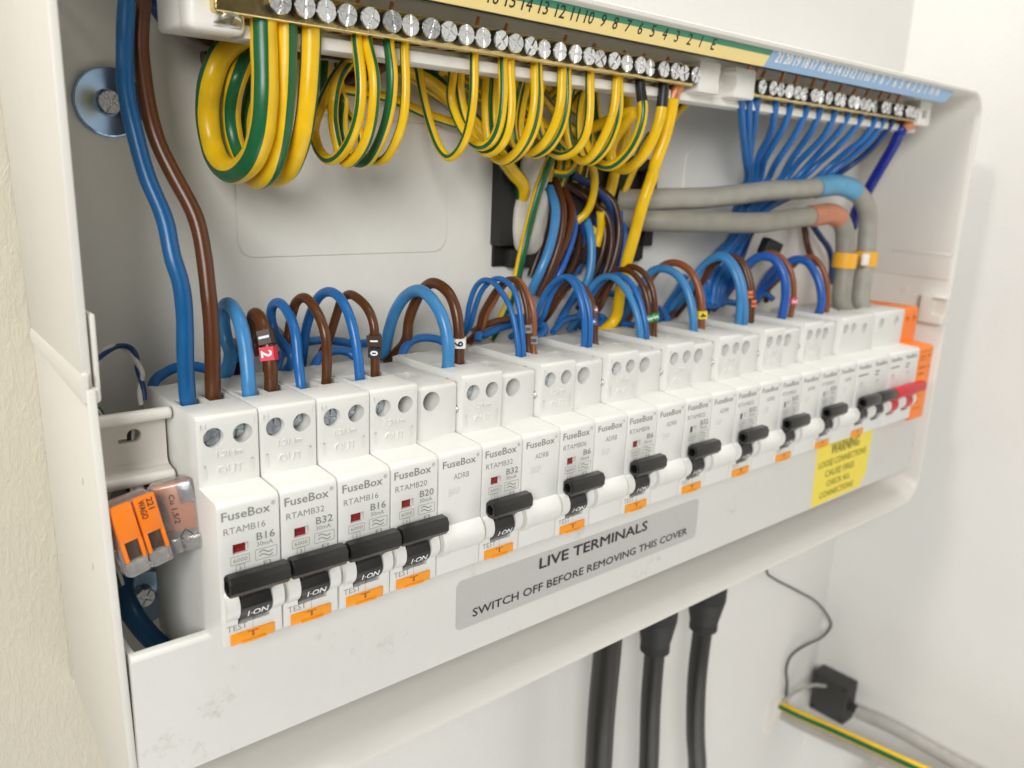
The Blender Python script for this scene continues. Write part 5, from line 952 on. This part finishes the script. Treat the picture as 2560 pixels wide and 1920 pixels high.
    ('eb15', 'yellow', 2.0, [(212.4, 70.0, 115.0), (214.6, 71.0, 107.0), (213.5, 72.0, 98.8)], 0),
    ('eb16', 'gy', 1.7, [(105.2, 72.0, 164.9), (121.0, 72.0, 158.0), (137.9, 72.0, 151.2), (156.2, 72.0, 143.9), (172.2, 74.0, 138.3)], 0.4),
    ('eb17', 'gy_g', 1.7, [(134.0, 66.0, 169.8), (150.1, 68.0, 164.0), (165.7, 70.0, 156.9), (179.7, 71.0, 148.4), (190.8, 74.0, 139.2)], 0.6),
    ('eb18', 'gy', 1.6, [(163.9, 70.0, 172.0), (175.7, 71.0, 166.5), (188.0, 72.0, 161.9), (199.1, 72.0, 155.6), (207.9, 74.0, 146.8)], 1.5),
    ('eb19', 'gy', 1.7, [(173.3, 66.0, 172.8), (181.9, 67.0, 166.9), (193.4, 69.0, 164.2), (204.9, 70.0, 156.0), (211.2, 73.0, 144.2)], 0.2),
    ('eb20', 'gy_g', 1.6, [(140.3, 66.0, 168.1), (143.1, 67.0, 158.6), (150.9, 68.0, 148.4), (163.2, 70.0, 141.1), (176.8, 74.0, 137.9)], 0.9),
    ('eb21', 'gy', 1.6, [(160.0, 72.0, 151.6), (171.4, 72.0, 151.1), (184.3, 72.0, 149.4), (196.0, 72.0, 146.1), (205.5, 75.0, 139.8)], 0.3),
    ('m1', 'blue_lt', 2.05, [(183.0, 74.0, 125.1), (179.5, 66.0, 115.2), (174.1, 62.0, 101.5), (169.2, 62.0, 90.0), (167.7, 66.0, 80.1)], 0),
    ('m2', 'brown', 1.7, [(187.8, 76.0, 129.4), (186.1, 68.0, 117.9), (183.2, 65.0, 105.8), (178.3, 65.0, 91.7), (174.1, 68.0, 78.0)], 0),
    ('m3', 'brown', 1.7, [(194.3, 76.0, 124.3), (193.0, 69.0, 115.0), (187.7, 66.0, 102.8), (181.2, 66.0, 91.5), (177.2, 70.0, 79.0)], 0),
    ('m4', 'blue_dp', 1.4, [(198.6, 74.0, 114.8), (196.3, 70.0, 108.2), (189.7, 68.0, 93.4), (185.5, 68.0, 86.2), (182.5, 70.0, 78.7)], 0),
    ('m5', 'brown_shaded', 1.8, [(206.3, 76.0, 106.7), (200.3, 72.0, 96.1), (192.9, 70.0, 86.6), (187.8, 70.0, 80.9)], 0),
    ('m6', 'blue_mid', 1.6, [(206.7, 76.0, 97.6), (202.2, 73.0, 89.9), (197.9, 72.0, 83.7), (191.7, 71.0, 78.1)], 0),
    ('m7', 'blue_lt', 2.0, [(207.9, 76.0, 112.7), (206.8, 70.0, 105.1), (205.7, 67.0, 93.0), (203.9, 67.0, 83.5), (200.9, 70.0, 75.1)], 0),
    ('m8', 'brown_shaded', 1.7, [(211.9, 74.0, 118.3), (215.1, 69.0, 113.6), (217.1, 66.0, 103.3), (215.4, 66.0, 90.2), (212.1, 68.0, 80.9)], 0),
    ('m9', 'brown_shaded', 1.8, [(214.1, 74.0, 125.3), (218.6, 68.0, 119.7), (220.7, 65.0, 107.9), (218.3, 64.0, 95.9), (215.8, 65.0, 87.2), (212.5, 68.0, 77.2)], 0),
    ('m10', 'navy', 1.8, [(196.6, 74.0, 131.1), (208.1, 71.0, 125.7), (217.0, 69.0, 117.6), (222.2, 69.0, 107.1), (225.4, 72.0, 96.5)], 0),
    ('m11', 'brown_shaded', 1.6, [(193.4, 76.0, 126.7), (203.4, 73.0, 121.7), (211.3, 72.0, 117.9), (217.4, 73.0, 110.9)], 0),
    ('m12', 'blue_dp', 1.5, [(228.0, 72.0, 115.0), (230.7, 70.0, 105.4), (228.5, 69.0, 94.6), (226.7, 70.0, 85.1)], 0),
    ('m13', 'brown_shaded', 1.5, [(219.8, 77.0, 106.5), (219.8, 74.0, 97.5), (215.6, 72.0, 88.0), (209.4, 71.0, 79.6), (201.3, 70.0, 69.9)], 0),
    ('m14', 'blue_mid', 1.8, [(202.5, 70.0, 81.1), (196.3, 69.0, 75.0), (189.9, 67.0, 69.7), (183.3, 64.0, 64.7)], 0),
    ('m15', 'brown_shaded', 1.8, [(224.6, 70.0, 83.1), (219.0, 70.0, 78.2), (211.8, 69.0, 71.9), (204.0, 66.0, 67.8)], 0),
    ('m16', 'blue_mid', 1.6, [(238.1, 72.0, 73.6), (231.8, 70.0, 66.7), (222.3, 66.0, 63.7)], 0),
    ('m17', 'brown_dk', 1.8, [(190.6, 76.0, 127.6), (187.7, 76.0, 130.8), (185.2, 77.0, 132.6)], 0),
    ('m18', 'navy', 1.7, [(198.1, 78.0, 118.0), (202.7, 75.0, 111.8), (206.7, 74.0, 103.8), (206.8, 74.0, 94.7), (203.8, 74.0, 86.7)], 0),
    ('m19', 'blue_mid', 1.5, [(227.2, 66.0, 61.7), (230.5, 64.0, 61.2), (233.1, 62.0, 60.8)], 0),
    ('m20', 'brown_shaded', 1.6, [(180.3, 77.0, 127.7), (182.0, 74.0, 119.4), (181.2, 73.0, 109.1), (177.8, 72.0, 97.7), (172.6, 72.0, 86.3)], 0),
    ('m21', 'navy', 1.7, [(211.5, 77.0, 115.6), (216.0, 75.0, 108.7), (218.8, 74.0, 99.5), (215.8, 73.0, 89.4), (208.2, 72.0, 80.6)], 0),
    ('m22', 'brown_shaded', 1.7, [(201.9, 77.0, 128.3), (207.7, 75.0, 119.7), (210.7, 75.0, 110.7), (207.0, 74.0, 99.8), (201.1, 73.0, 90.0), (195.2, 72.0, 82.3)], 0),
    ('m23', 'blue_dp', 1.6, [(222.5, 77.0, 117.2), (224.7, 74.0, 108.7), (224.1, 73.0, 96.4), (217.7, 71.0, 86.5), (209.3, 70.0, 77.7), (201.4, 68.0, 71.3)], 0),
    ('m25', 'brown_shaded', 1.6, [(211.4, 76.0, 121.7), (215.3, 72.0, 113.9), (216.4, 70.0, 104.0), (213.5, 69.0, 93.0), (207.7, 69.0, 84.0), (199.9, 69.0, 75.3)], 0),
    ('m26', 'navy', 1.6, [(185.6, 76.0, 113.6), (186.9, 74.0, 107.0), (184.0, 73.0, 97.5), (177.2, 72.0, 87.1), (171.2, 72.0, 77.7)], 0),
    ('m27', 'brown_shaded', 1.6, [(222.2, 75.0, 121.9), (224.7, 71.0, 114.0), (227.1, 70.0, 102.8), (221.6, 68.0, 90.8), (215.0, 68.0, 81.8), (206.7, 67.0, 73.1)], 0),
    ('m24', 'brown_shaded', 1.5, [(190.6, 77.0, 113.6), (190.9, 75.0, 103.0), (185.9, 74.0, 93.4), (179.6, 73.0, 83.9)], 0),
    ('n1', 'blue_mid', 1.75, [(261.9, 33.0, 172.3), (261.1, 33.0, 167.3), (277.7, 42.0, 154.1), (296.9, 52.0, 142.2), (312.1, 60.0, 132.1), (316.8, 68.8, 115.7), (313.9, 67.3, 102.5), (302.8, 69.8, 90.8), (288.8, 65.7, 79.1), (287.9, 63.2, 67.3)], 0.0),
    ('n2', 'blue_mid', 1.75, [(268.1, 33.0, 171.8), (267.3, 33.0, 166.8), (282.3, 42.0, 154.4), (300.0, 52.0, 142.4), (314.6, 60.0, 132.2), (312.5, 64.3, 116.0), (319.0, 69.9, 102.2), (294.2, 62.0, 91.9), (285.9, 62.0, 79.7), (287.2, 61.6, 67.6)], 0.0),
    ('n3', 'blue_mid', 1.75, [(274.4, 33.0, 172.9), (273.6, 33.0, 167.9), (286.2, 42.0, 156.8), (300.4, 52.0, 144.6), (313.4, 60.0, 132.2), (319.6, 67.7, 115.8), (313.6, 65.2, 102.6), (305.9, 68.9, 90.8), (295.9, 67.9, 78.4), (286.5, 60.0, 67.8)], 0.0),
    ('n4', 'blue_mid', 1.75, [(290.2, 33.0, 172.6), (289.4, 33.0, 167.6), (296.8, 38.0, 158.7), (305.1, 46.0, 151.5), (310.8, 54.0, 143.7), (317.9, 60.0, 132.3), (320.3, 66.6, 115.9), (313.4, 64.1, 102.7), (302.7, 65.1, 91.3), (287.7, 60.4, 79.8), (294.6, 64.7, 66.6)], 0.0),
    ('n5', 'blue_mid', 1.75, [(302.1, 33.0, 171.9), (301.3, 33.0, 166.9), (305.7, 38.0, 158.0), (310.4, 46.0, 149.6), (316.1, 54.0, 141.6), (323.8, 60.0, 132.5), (321.1, 65.6, 115.9), (323.0, 69.7, 102.1), (309.4, 68.3, 90.7), (298.9, 66.9, 78.4), (289.6, 60.0, 67.6)], 0.0),
    ('n6', 'blue_mid', 1.75, [(317.6, 33.0, 172.7), (316.8, 33.0, 167.7), (319.0, 38.0, 158.0), (322.3, 46.0, 148.8), (325.8, 54.0, 139.7), (330.6, 60.0, 132.6), (320.1, 63.4, 116.0), (321.4, 67.6, 102.3), (304.6, 63.3, 91.4), (299.6, 65.9, 78.5), (293.1, 61.5, 67.2)], 0.0),
    ('n7', 'blue_mid', 1.75, [(329.5, 33.0, 172.8), (328.7, 33.0, 167.8), (332.6, 38.0, 158.8), (337.4, 46.0, 151.0), (340.3, 54.0, 141.7), (342.9, 60.0, 133.0), (326.4, 66.2, 115.9), (325.8, 69.6, 102.1), (310.8, 66.2, 90.9), (294.7, 60.9, 79.4), (292.6, 59.9, 67.4)], 0.0),
    ('n8', 'blue_mid', 1.75, [(344.3, 33.0, 172.5), (343.5, 33.0, 167.5), (346.2, 38.0, 158.3), (348.3, 46.0, 150.6), (349.1, 54.0, 142.5), (348.3, 60.0, 133.1), (328.8, 66.3, 115.9), (323.6, 67.1, 102.3), (314.3, 67.1, 90.7), (300.1, 63.2, 78.8), (298.3, 62.9, 66.6)], 0.0),
    ('n9', 'blue_mid', 1.75, [(358.2, 33.0, 172.7), (357.4, 33.0, 167.7), (359.7, 38.0, 160.1), (361.8, 46.0, 152.7), (361.9, 54.0, 143.5), (357.4, 60.0, 133.4), (329.7, 65.4, 116.0), (325.9, 67.7, 102.2), (318.0, 68.1, 90.5), (299.8, 61.4, 79.0), (297.5, 61.3, 66.9)], 0.0),
    ('n10', 'blue_mid', 1.75, [(372.5, 33.0, 173.3), (371.7, 33.0, 168.3), (372.3, 38.0, 159.9), (371.8, 46.0, 151.3), (371.4, 54.0, 143.8), (364.9, 60.0, 133.6), (333.0, 66.0, 115.9), (327.9, 68.1, 102.2), (314.3, 64.0, 91.0), (306.2, 64.4, 78.3), (301.2, 62.7, 66.4)], 0.0),
    ('n11', 'blue_mid', 1.75, [(387.1, 33.0, 173.4), (386.3, 33.0, 168.4), (387.9, 38.0, 158.5), (386.9, 46.0, 151.1), (385.4, 54.0, 143.4), (376.6, 60.0, 133.4), (338.9, 68.4, 115.8), (326.5, 66.2, 102.4), (321.0, 67.1, 90.5), (304.2, 61.5, 78.8), (301.7, 62.0, 66.5)], 0.0),
    ('n12', 'blue_mid', 1.75, [(398.4, 33.0, 174.2), (397.6, 33.0, 169.2), (398.1, 38.0, 159.1), (395.4, 46.0, 150.0), (391.8, 54.0, 142.1), (382.6, 60.0, 133.0), (334.7, 64.1, 116.1), (332.9, 69.5, 102.0), (320.9, 65.5, 90.7), (313.8, 66.6, 77.7), (302.6, 61.5, 66.5)], 0.0),
    ('n13', 'navy', 1.75, [(408.3, 33.0, 173.4), (407.5, 33.0, 168.4), (406.8, 38.0, 158.6), (408.0, 46.0, 150.5), (404.2, 54.0, 142.6), (390.7, 60.0, 132.7), (343.7, 68.4, 115.8), (329.8, 66.4, 102.3), (321.9, 64.6, 90.7), (313.0, 64.6, 78.0), (307.8, 64.1, 65.8)], 0.0),
    ('n_navy', 'navy_b', 3.1, [(438.0, 33.0, 170.0), (420.0, 33.0, 164.3), (423.3, 38.0, 155.4), (425.5, 44.0, 145.1), (426.5, 50.0, 133.4), (432.1, 56.0, 126.1), (435.5, 62.0, 116.6), (445.8, 68.0, 106.0)], 0.0),
    ('tp_b', 'navy', 0.75, [(-17.9, 40.0, 73.8), (-14.7, 44.0, 75.1), (-10.7, 48.0, 76.2), (-7.1, 50.0, 77.0), (-4.2, 50.0, 76.2), (-3.1, 48.0, 73.9), (-3.7, 46.0, 70.9), (-3.7, 44.0, 68.3), (-3.2, 43.0, 64.9), (-3.5, 42.0, 61.9)], 0),
    ('tp_w', 'whitewire', 0.7, [(-17.5, 40.0, 71.5), (-15.5, 43.0, 73.3), (-12.9, 47.0, 75.8), (-9.6, 49.0, 77.2), (-5.9, 51.0, 76.2), (-4.2, 49.0, 73.8), (-3.6, 45.0, 71.7), (-3.1, 43.5, 69.2), (-4.1, 44.0, 65.5), (-4.8, 42.0, 63.2), (-4.9, 41.0, 60.8)], 0),
    ('gp_g', 'green', 0.75, [(-22.0, 46.0, 70.0), (-17.8, 44.0, 64.2), (-17.3, 42.0, 62.5), (-15.8, 42.0, 60.5), (-12.0, 46.0, 52.0)], 0),
    ('gp_w', 'whitewire', 0.7, [(-22.0, 46.0, 66.0), (-17.8, 44.0, 62.1), (-17.3, 41.5, 61.3), (-16.3, 41.0, 59.8), (-12.0, 46.0, 50.0)], 0),
    ('lp_w', 'whitewire', 0.7, [(-8.0, 38.0, 60.0), (-11.0, 34.0, 40.7), (-12.3, 30.0, 40.3), (-12.9, 28.0, 38.9)], 0),
    ('lp_k', 'blackwire', 0.7, [(-9.0, 38.0, 60.0), (-11.6, 34.0, 40.8), (-12.7, 30.0, 40.4), (-13.2, 28.5, 38.8)], 0),
    ('lw1', 'whitewire', 1.6, [(-8.0, 46.0, 47.0), (-10.1, 36.0, 38.7), (-10.2, 31.0, 39.5), (-9.9, 29.0, 38.3), (-3.0, 27.0, 35.0)], 0),
    ('lw2', 'sleeve_grey', 2.6, [(-8.0, 48.0, 47.0), (-10.6, 40.0, 37.8), (-13.6, 36.0, 36.6), (-15.9, 34.0, 34.3)], 0),
    ('lw3', 'blackwire', 1.5, [(-8.0, 46.0, 46.0), (-7.4, 40.0, 36.6), (-5.0, 38.0, 37.0), (-3.2, 36.0, 35.9), (-2.5, 34.0, 35.2)], 0),
    ('lw4', 'whitewire', 0.7, [(-7.7, 38.0, 36.4), (-6.3, 35.0, 37.1), (-5.2, 33.0, 36.2)], 0),
    ('gw1', 'green_dk', 0.7, [(-18.0, 38.0, 40.0), (-17.6, 40.0, 22.5), (-16.3, 42.0, 16.3), (-14.2, 46.0, 8.2), (-12.3, 50.0, 1.5)], 0),
    ('gw2', 'whitewire', 0.65, [(-17.3, 40.0, 21.7), (-15.6, 42.0, 15.4), (-13.3, 46.0, 8.4), (-11.4, 50.0, 2.0)], 0),
    ('gw3', 'green_dk', 0.7, [(-16.3, 42.0, 19.8), (-14.0, 44.0, 12.5), (-11.9, 48.0, 6.2)], 0),
    ('gw4', 'whitewire', 0.65, [(-18.3, 36.0, 11.7), (-16.6, 40.0, 6.9), (-15.1, 44.0, 3.3)], 0),
    ('lowblue', 'blue_dark', 3.3, [(-9.1, 58.0, 0.8), (-10.5, 54.0, -3.0), (-9.7, 50.0, -8.0), (-6.6, 48.0, -14.7), (-2.3, 46.0, -21.4), (0.6, 44.0, -26.5)], 0),
    ('topblue', 'navy', 2.2, [(2.0, 70.0, 182.0), (15.5, 68.0, 177.0), (15.0, 66.0, 172.9), (18.0, 66.0, 169.9), (24.6, 68.0, 168.6), (29.2, 70.0, 168.5)], 0),
    ('topbrown', 'brown_dk', 2.6, [(20.1, 72.0, 178.2), (20.5, 70.0, 173.7), (25.8, 70.0, 168.7), (34.0, 70.0, 167.1), (42.0, 70.0, 164.8)], 0),
    ('topbrown2', 'brown_dk', 2.6, [(30.0, 72.0, 161.0), (70.7, 72.0, 168.5), (79.9, 72.0, 168.8), (88.6, 72.0, 169.1), (97.7, 72.0, 169.1), (80.0, 74.0, 158.0)], 0),
    ('thin', 'blackwire', 0.85, [(370.0, 52.0, -95.0), (380.5, 60.0, -114.7), (399.4, 64.0, -127.2), (424.9, 67.0, -142.2), (452.2, 69.0, -157.8), (478.4, 70.5, -174.6), (498.3, 71.5, -192.2), (507.0, 72.0, -204.3), (498.7, 73.0, -210.7), (475.0, 75.0, -211.1), (459.7, 77.0, -215.7), (456.9, 77.5, -225.6), (462.4, 78.0, -240.2), (465.3, 79.0, -255.6)], 0),
]
PATH = {}; OBJ = {}
for key, m_, r, P, tw in CABLES:
    name, label, cat, grp = INFO[key]
    path = kink(catmull(P, 6 if len(P) > 9 else 8), 0.22 if r > 1.3 else 0.12, key)
    o0 = Vector(P[0]); PATH[key] = (path, r, o0)
    bm = bmesh.new(); pl = [p - o0 for p in path]
    if m_ == 'gy': tube(bm, pl, r, 16, (0, 1, 2, 8, 9, 10) if r > 2.5 else (0, 1, 8, 9), tw, wob=0.012); ms = ['yellow', 'green']
    elif m_ == 'gy_g': tube(bm, pl, r, 16, (0, 1, 2, 3, 4, 8, 9, 10, 11, 12), tw, wob=0.012); ms = ['yellow', 'green']
    else: tube(bm, pl, r, 16, (), 0, wob=0.012); ms = [m_]
    OBJ[key] = tag(link(name, finish(bm, name, ms, 50), None, o0), label, cat, grp)
def at_z(key, z):
    path, r, o0 = PATH[key]
    for i, p in enumerate(path):
        if p.z >= z: return i
    return len(path) // 2
def section(key, i0, i1, dr, name, m_, label=None, n=18):
    path, r, o0 = PATH[key]; bm = bmesh.new(); tube(bm, [p - o0 for p in path[i0:i1 + 1]], r + dr, n)
    o = link(name, finish(bm, name, m_, 50), OBJ[key])
    if label: o['label'] = label
    return o
def marker(key, z, m_, s_, pm, ln=3.4, flag=0.0):
    """clip-on number ferrule round a conductor, figure reading up the wire"""
    path, r, o0 = PATH[key]; i = at_z(key, z); p = path[i] - o0; d = (path[min(i + 2, len(path) - 1)] - path[max(i - 2, 0)]).normalized()
    if d.z < 0: d = -d
    bm = bmesh.new(); cyl(bm, p - d * ln / 2, p + d * ln / 2, r + 0.55, n=22)
    view = Vector((-0.62, -0.75, 0.2)); nrm = (view - d * view.dot(d)).normalized(); side = d.cross(nrm).normalized()
    q = p + nrm * (r + 0.35)
    # flat printed face of the ferrule
    c8 = []
    for a in (-1, 1):
        for b in (-1, 1):
            for c_ in (-1, 1): c8.append(q + side * a * (r * 0.8 + flag) + nrm * (b * 0.45) + d * c_ * ln * 0.5)
    vs = [bm.verts.new(c) for c in c8]
    for f4 in ((0, 1, 3, 2), (4, 6, 7, 5), (0, 4, 5, 1), (2, 3, 7, 6), (0, 2, 6, 4), (1, 5, 7, 3)): bm.faces.new([vs[j] for j in f4])
    o = link('wire_marker', finish(bm, 'wire_marker', m_, 40), OBJ[key]); o['label'] = 'number %s ferrule' % s_
    bm = bmesh.new(); h = min(ln * 0.62, 2.6); hw = r * 0.62 + 0.25
    def f(u, v, dd): return tuple(q + nrm * (0.5 + dd) + side * v - d * u)
    text(bm, s_, 0, None, -hw, hw, f, bold=0.02)
    link('figure', decal(bm, 'figure', pm), o)
marker('br2', 78.2, 'mk_brown', '1', 'print_white', 4.4, 0.3); marker('br2', 73.2, 'mk_red', '2', 'print_white', 4.2, 0.5)
marker('br4', 74.5, 'mk_brown', '1', 'print_white', 3.6, 1.2); marker('br4', 70.4, 'mk_black', '0', 'print_white', 3.2, 0.8)
marker('br5', 70.5, 'mk_white', '9', 'print_black', 3.4, 0.7); marker('br6a', 72.0, 'mk_grey', '8', 'print_black', 3.2, 0.2); marker('br6b', 67.0, 'mk_grey', '8', 'print_black', 3.0, 0.5)
marker('br7b', 76.0, 'mk_violet', '7', 'print_white', 2.8, 0.2); marker('br7a', 72.3, 'mk_blue', '6', 'print_white', 2.8, 0.2); marker('br8b', 70.5, 'mk_green', '5', 'print_white', 3.2, 0.5)
marker('br8a', 70.5, 'mk_green', '5', 'print_white', 3.2, 0.2)
marker('br9', 68.8, 'mk_yellow', '4', 'print_black', 3.6, 0.6); marker('br10a', 76.5, 'mk_orange', '3', 'print_black', 3.4, 0.2); marker('br10b', 71.0, 'mk_orange', '3', 'print_black', 3.4, 0.2)
marker('br11', 71.5, 'mk_pink', '2', 'print_white', 3.4, 0.2)
# ferrules on the two thick blue leads, tape on the meter tails
section('b11', at_z('b11', 58), at_z('b11', 66), -0.7, 'crimp_ferrule', 'tin'); section('b12', at_z('b12', 58), at_z('b12', 66), -0.7, 'crimp_ferrule', 'tin')
def near_x(key, x):
    path = PATH[key][0]; return min(range(len(path)), key=lambda i: (abs(path[i].x - x), i))
i0 = near_x('tail_n', 352); section('tail_n', i0, near_x('tail_n', 383), 0.55, 'tape_sleeve', 'tape_blue', 'light blue tape')
i0 = near_x('tail_l', 340); section('tail_l', i0, near_x('tail_l', 366), 0.55, 'tape_sleeve', 'tape_brown', 'brown tape')
section('e16', 0, 10, 0.06, 'black_sleeve', 'mk_black', 'black sleeve end'); section('e17', 0, 10, 0.06, 'black_sleeve', 'mk_black', 'black sleeve end')
section('e_big', 0, 8, 0.06, 'bare_copper', 'copper', 'bare copper strands')
section('n_navy', 0, 8, 0.06, 'bare_copper', 'copper', 'bare copper strands')
# bare copper ends: under the bar and sticking out above it
for i in range(1, 14):
    k = 'n%d' % i; path, r, o0 = PATH[k]
    bm = bmesh.new(); x = path[0].x - o0.x
    cyl(bm, (x - .2, 0.0, 0), (x - .7, 0.2, -5.6), 1.0, n=10); cyl(bm, (x, 0, 5), (x + 0.2, -2, 9.0 + random.uniform(-1, 1.2)), 0.85, n=10)
    o = link('bare_copper', finish(bm, 'bare_copper', 'copper', 40), OBJ[k])
for k in ('e4', 'e6', 'e8', 'e9', 'e12', 'e13', 'e15', 'e16', 'e17'):
    bm = bmesh.new(); cyl(bm, (0, 0, 5.5), (0.3, -1.5, 8.2 + random.uniform(-.8, 1.6)), 0.7, n=8); link('bare_copper', finish(bm, 'bare_copper', 'copper', 40), OBJ[k])
# yellow cable band round the two tails, and the black tie on the neutral bundle
t = thing('cable_band', 'amber plastic band holding the two grey tails together', 'cable band', (391, 34, 91))
def band_loop(cx, cy, r, z0, z1, m_, name):
    bm = bmesh.new(); n = 28
    for z, rr in ((z0, r), (z1, r)): pass
    A = [[bm.verts.new((cx + rr * math.cos(2 * math.pi * i / n), cy + rr * math.sin(2 * math.pi * i / n), z)) for i in range(n)] for rr, z in ((r, z0), (r, z1), (r - .9, z1), (r - .9, z0))]
    for a, b in zip(A, A[1:] + A[:1]):
        for i in range(n): bm.faces.new((a[i], a[(i + 1) % n], b[(i + 1) % n], b[i]))
    return link(name, finish(bm, name, m_, 50), t)
def tail_at(key, z):
    path = PATH[key][0]; return min((p for p in path[len(path) // 2:]), key=lambda p: abs(p.z - z))
pa = tail_at('tail_l', 91); pb = tail_at('tail_n', 91)
band_loop(pa.x - 391, pa.y - 34, 6.6, -4.2, 4.2, 'band_yellow', 'band_ring'); band_loop(pb.x - 391, pb.y - 34, 6.6, -4.2, 4.2, 'band_yellow', 'band_ring')
bm = bmesh.new(); box(bm, -3.0 + (pa.x + pb.x) / 2 - 391, 3.0 + (pa.x + pb.x) / 2 - 391, pa.y - 34 - 6.8, pa.y - 34 - 4.5, -3.0, 3.6, 0.6); link('band_clasp', finish(bm, 'band_clasp', 'print_white', 40), t)
bm = bmesh.new(); box(bm, -5, 5, -4, 3, -5, 4.5, 1.5, 3); box(bm, 4.5, 8, -2.5, 2.5, -3.5, 4.5, 0.8)
tag(link('cable_tie', finish(bm, 'cable_tie', 'rubber', 40), None, (333, 56, 97), (0.1, 0.3, -0.2)), 'black cable tie head on the blue bundle under the grey tails', 'cable tie')

# ------------------------------------------------------------------ outside the box
def gland(x, y, z0, r_top, r_neck, path, r, label, flat=False):
    t = thing('armoured_cable', label, 'cable', (x, y, -55)); off = Vector((x, y, -55))
    P = catmull(path, 8); bm = bmesh.new(); tube(bm, [p - off for p in P], r, 20); link('sheath', finish(bm, 'sheath', 'sheath_black', 50), t)
    if r_top:
        bm = bmesh.new(); zs = [(z0 + 55, r_top * 1.12), (z0 + 8, r_top), (z0 - 10, r_neck), (z0 - 16, r_neck), (z0 - 17, r * 1.02)]
        zs = [(-48 + 40, r_top), (z0 + 4, r_top), (z0 - 10, r_neck), (z0 - 15, r_neck), (z0 - 16.5, r * 1.02)]
        for (za, ra), (zb, rb) in zip(zs, zs[1:]):
            if za > -60: pass
            cyl(bm, (0, 0, za + 55 if za > -50 else za + 55), (0, 0, zb + 55), ra, rb, 28, cap=False)
        link('shroud', finish(bm, 'shroud', 'rubber', 50), t)
    return t
gland(212, 45, -90, 0, 0, [(212, 45, -50), (212.3, 45, -100), (211.5, 45, -140), (212.5, 45, -175), (214, 45, -260)], 7.2, 'thick black cable leaving the box bottom, leftmost of three')
gland(251, 45, -101, 10.5, 8.0, [(251, 45, -50), (251, 45, -105), (252, 45, -150), (255.6, 45, -193), (258, 45, -270)], 5.6, 'middle black cable with shroud under the box')
gland(294, 45, -103, 11.0, 8.0, [(294, 45, -50), (294, 45, -108), (293.2, 45, -150), (298, 45, -190), (304, 45, -217), (312, 45, -290)], 5.6, 'black cable with shroud under the box, nearest the thin black wire')
t = thing('junction_box', 'small black box on the return wall with grey conduit', 'junction box', (500, 60, -256))
bm = bmesh.new(); box(bm, -6, 10, -15, 14.5, -17, 16.5, 1.6, 3); link('box_body', finish(bm, 'box_body', 'box_black', 40), t)
for y, z in ((-12, 13), (-12, -13), (11, 13), (11, -13)):
    bm = bmesh.new(); cyl(bm, (-5.9, y, z), (-6.2, y, z), 1.2, n=16); link('screw_cap', finish(bm, 'screw_cap', 'dark', 40), t)
bm = bmesh.new(); cyl(bm, (1, -14, -2), (1, -21, -2), 3.2, n=20); link('gland', finish(bm, 'gland', 'rubber', 40), t)
bm = bmesh.new(); tube(bm, catmull([(0, 0, 0), (1, -30, 2), (0, -80, 1), (1, -140, 4), (0, -260, 6)], 8), 5.0, 20)
tag(link('conduit', finish(bm, 'conduit', 'cond_grey', 50), None, (500, 38, -259)), 'grey flexible conduit running from the black box along the wall', 'conduit')
bm = bmesh.new(); tube(bm, catmull([(0, 0, 0), (2, -14, -1), (6, -45, 0), (10, -90, 2), (18, -160, 4), (24, -230, 6)], 8), 3.5, 16, (0, 1, 2, 8, 9, 10), 0.25)
tag(link('earth_cable', finish(bm, 'earth_cable', ['yellow', 'green'], 50), None, (458, 81, -258)), 'thick green and yellow cable coming out of the wall near the black box', 'cable')
bm = bmesh.new(); tube(bm, catmull([(0, 0, 0), (3, -20, -1), (8, -60, 0), (14, -120, 3), (24, -230, 7)], 8), 4.2, 18)
tag(link('grey_cable', finish(bm, 'grey_cable', 'cond_grey', 50), None, (462, 80, -268)), 'grey cable beneath the green and yellow cable at lower right', 'cable')
bm = bmesh.new(); tube(bm, catmull([(0, 0, 0), (8, -6, 10), (20, -12, 14), (34, -16, 10)], 8), 1.3, 12)
tag(link('grey_lead', finish(bm, 'grey_lead', 'cond_grey', 50), None, (458, 78, -256)), 'short grey lead looping from the wall hole to the black box', 'wire')
blob('plaster_patch', 'rough white plaster round the cable hole in the wall', 'plaster', (455, 80.5, -262), (15, 2.2, 14), 11, 'plaster', 0.35)
bm = bmesh.new(); box(bm, 0, 40, -150, 0, -40, 0, 1.5); tag(link('trunking', finish(bm, 'trunking', 'case_white', 40), None, (472, 10, -282)), 'white trunking block under the cables at the lower right corner', 'trunking')
# dust and wire offcuts on the cover plate and in the tray
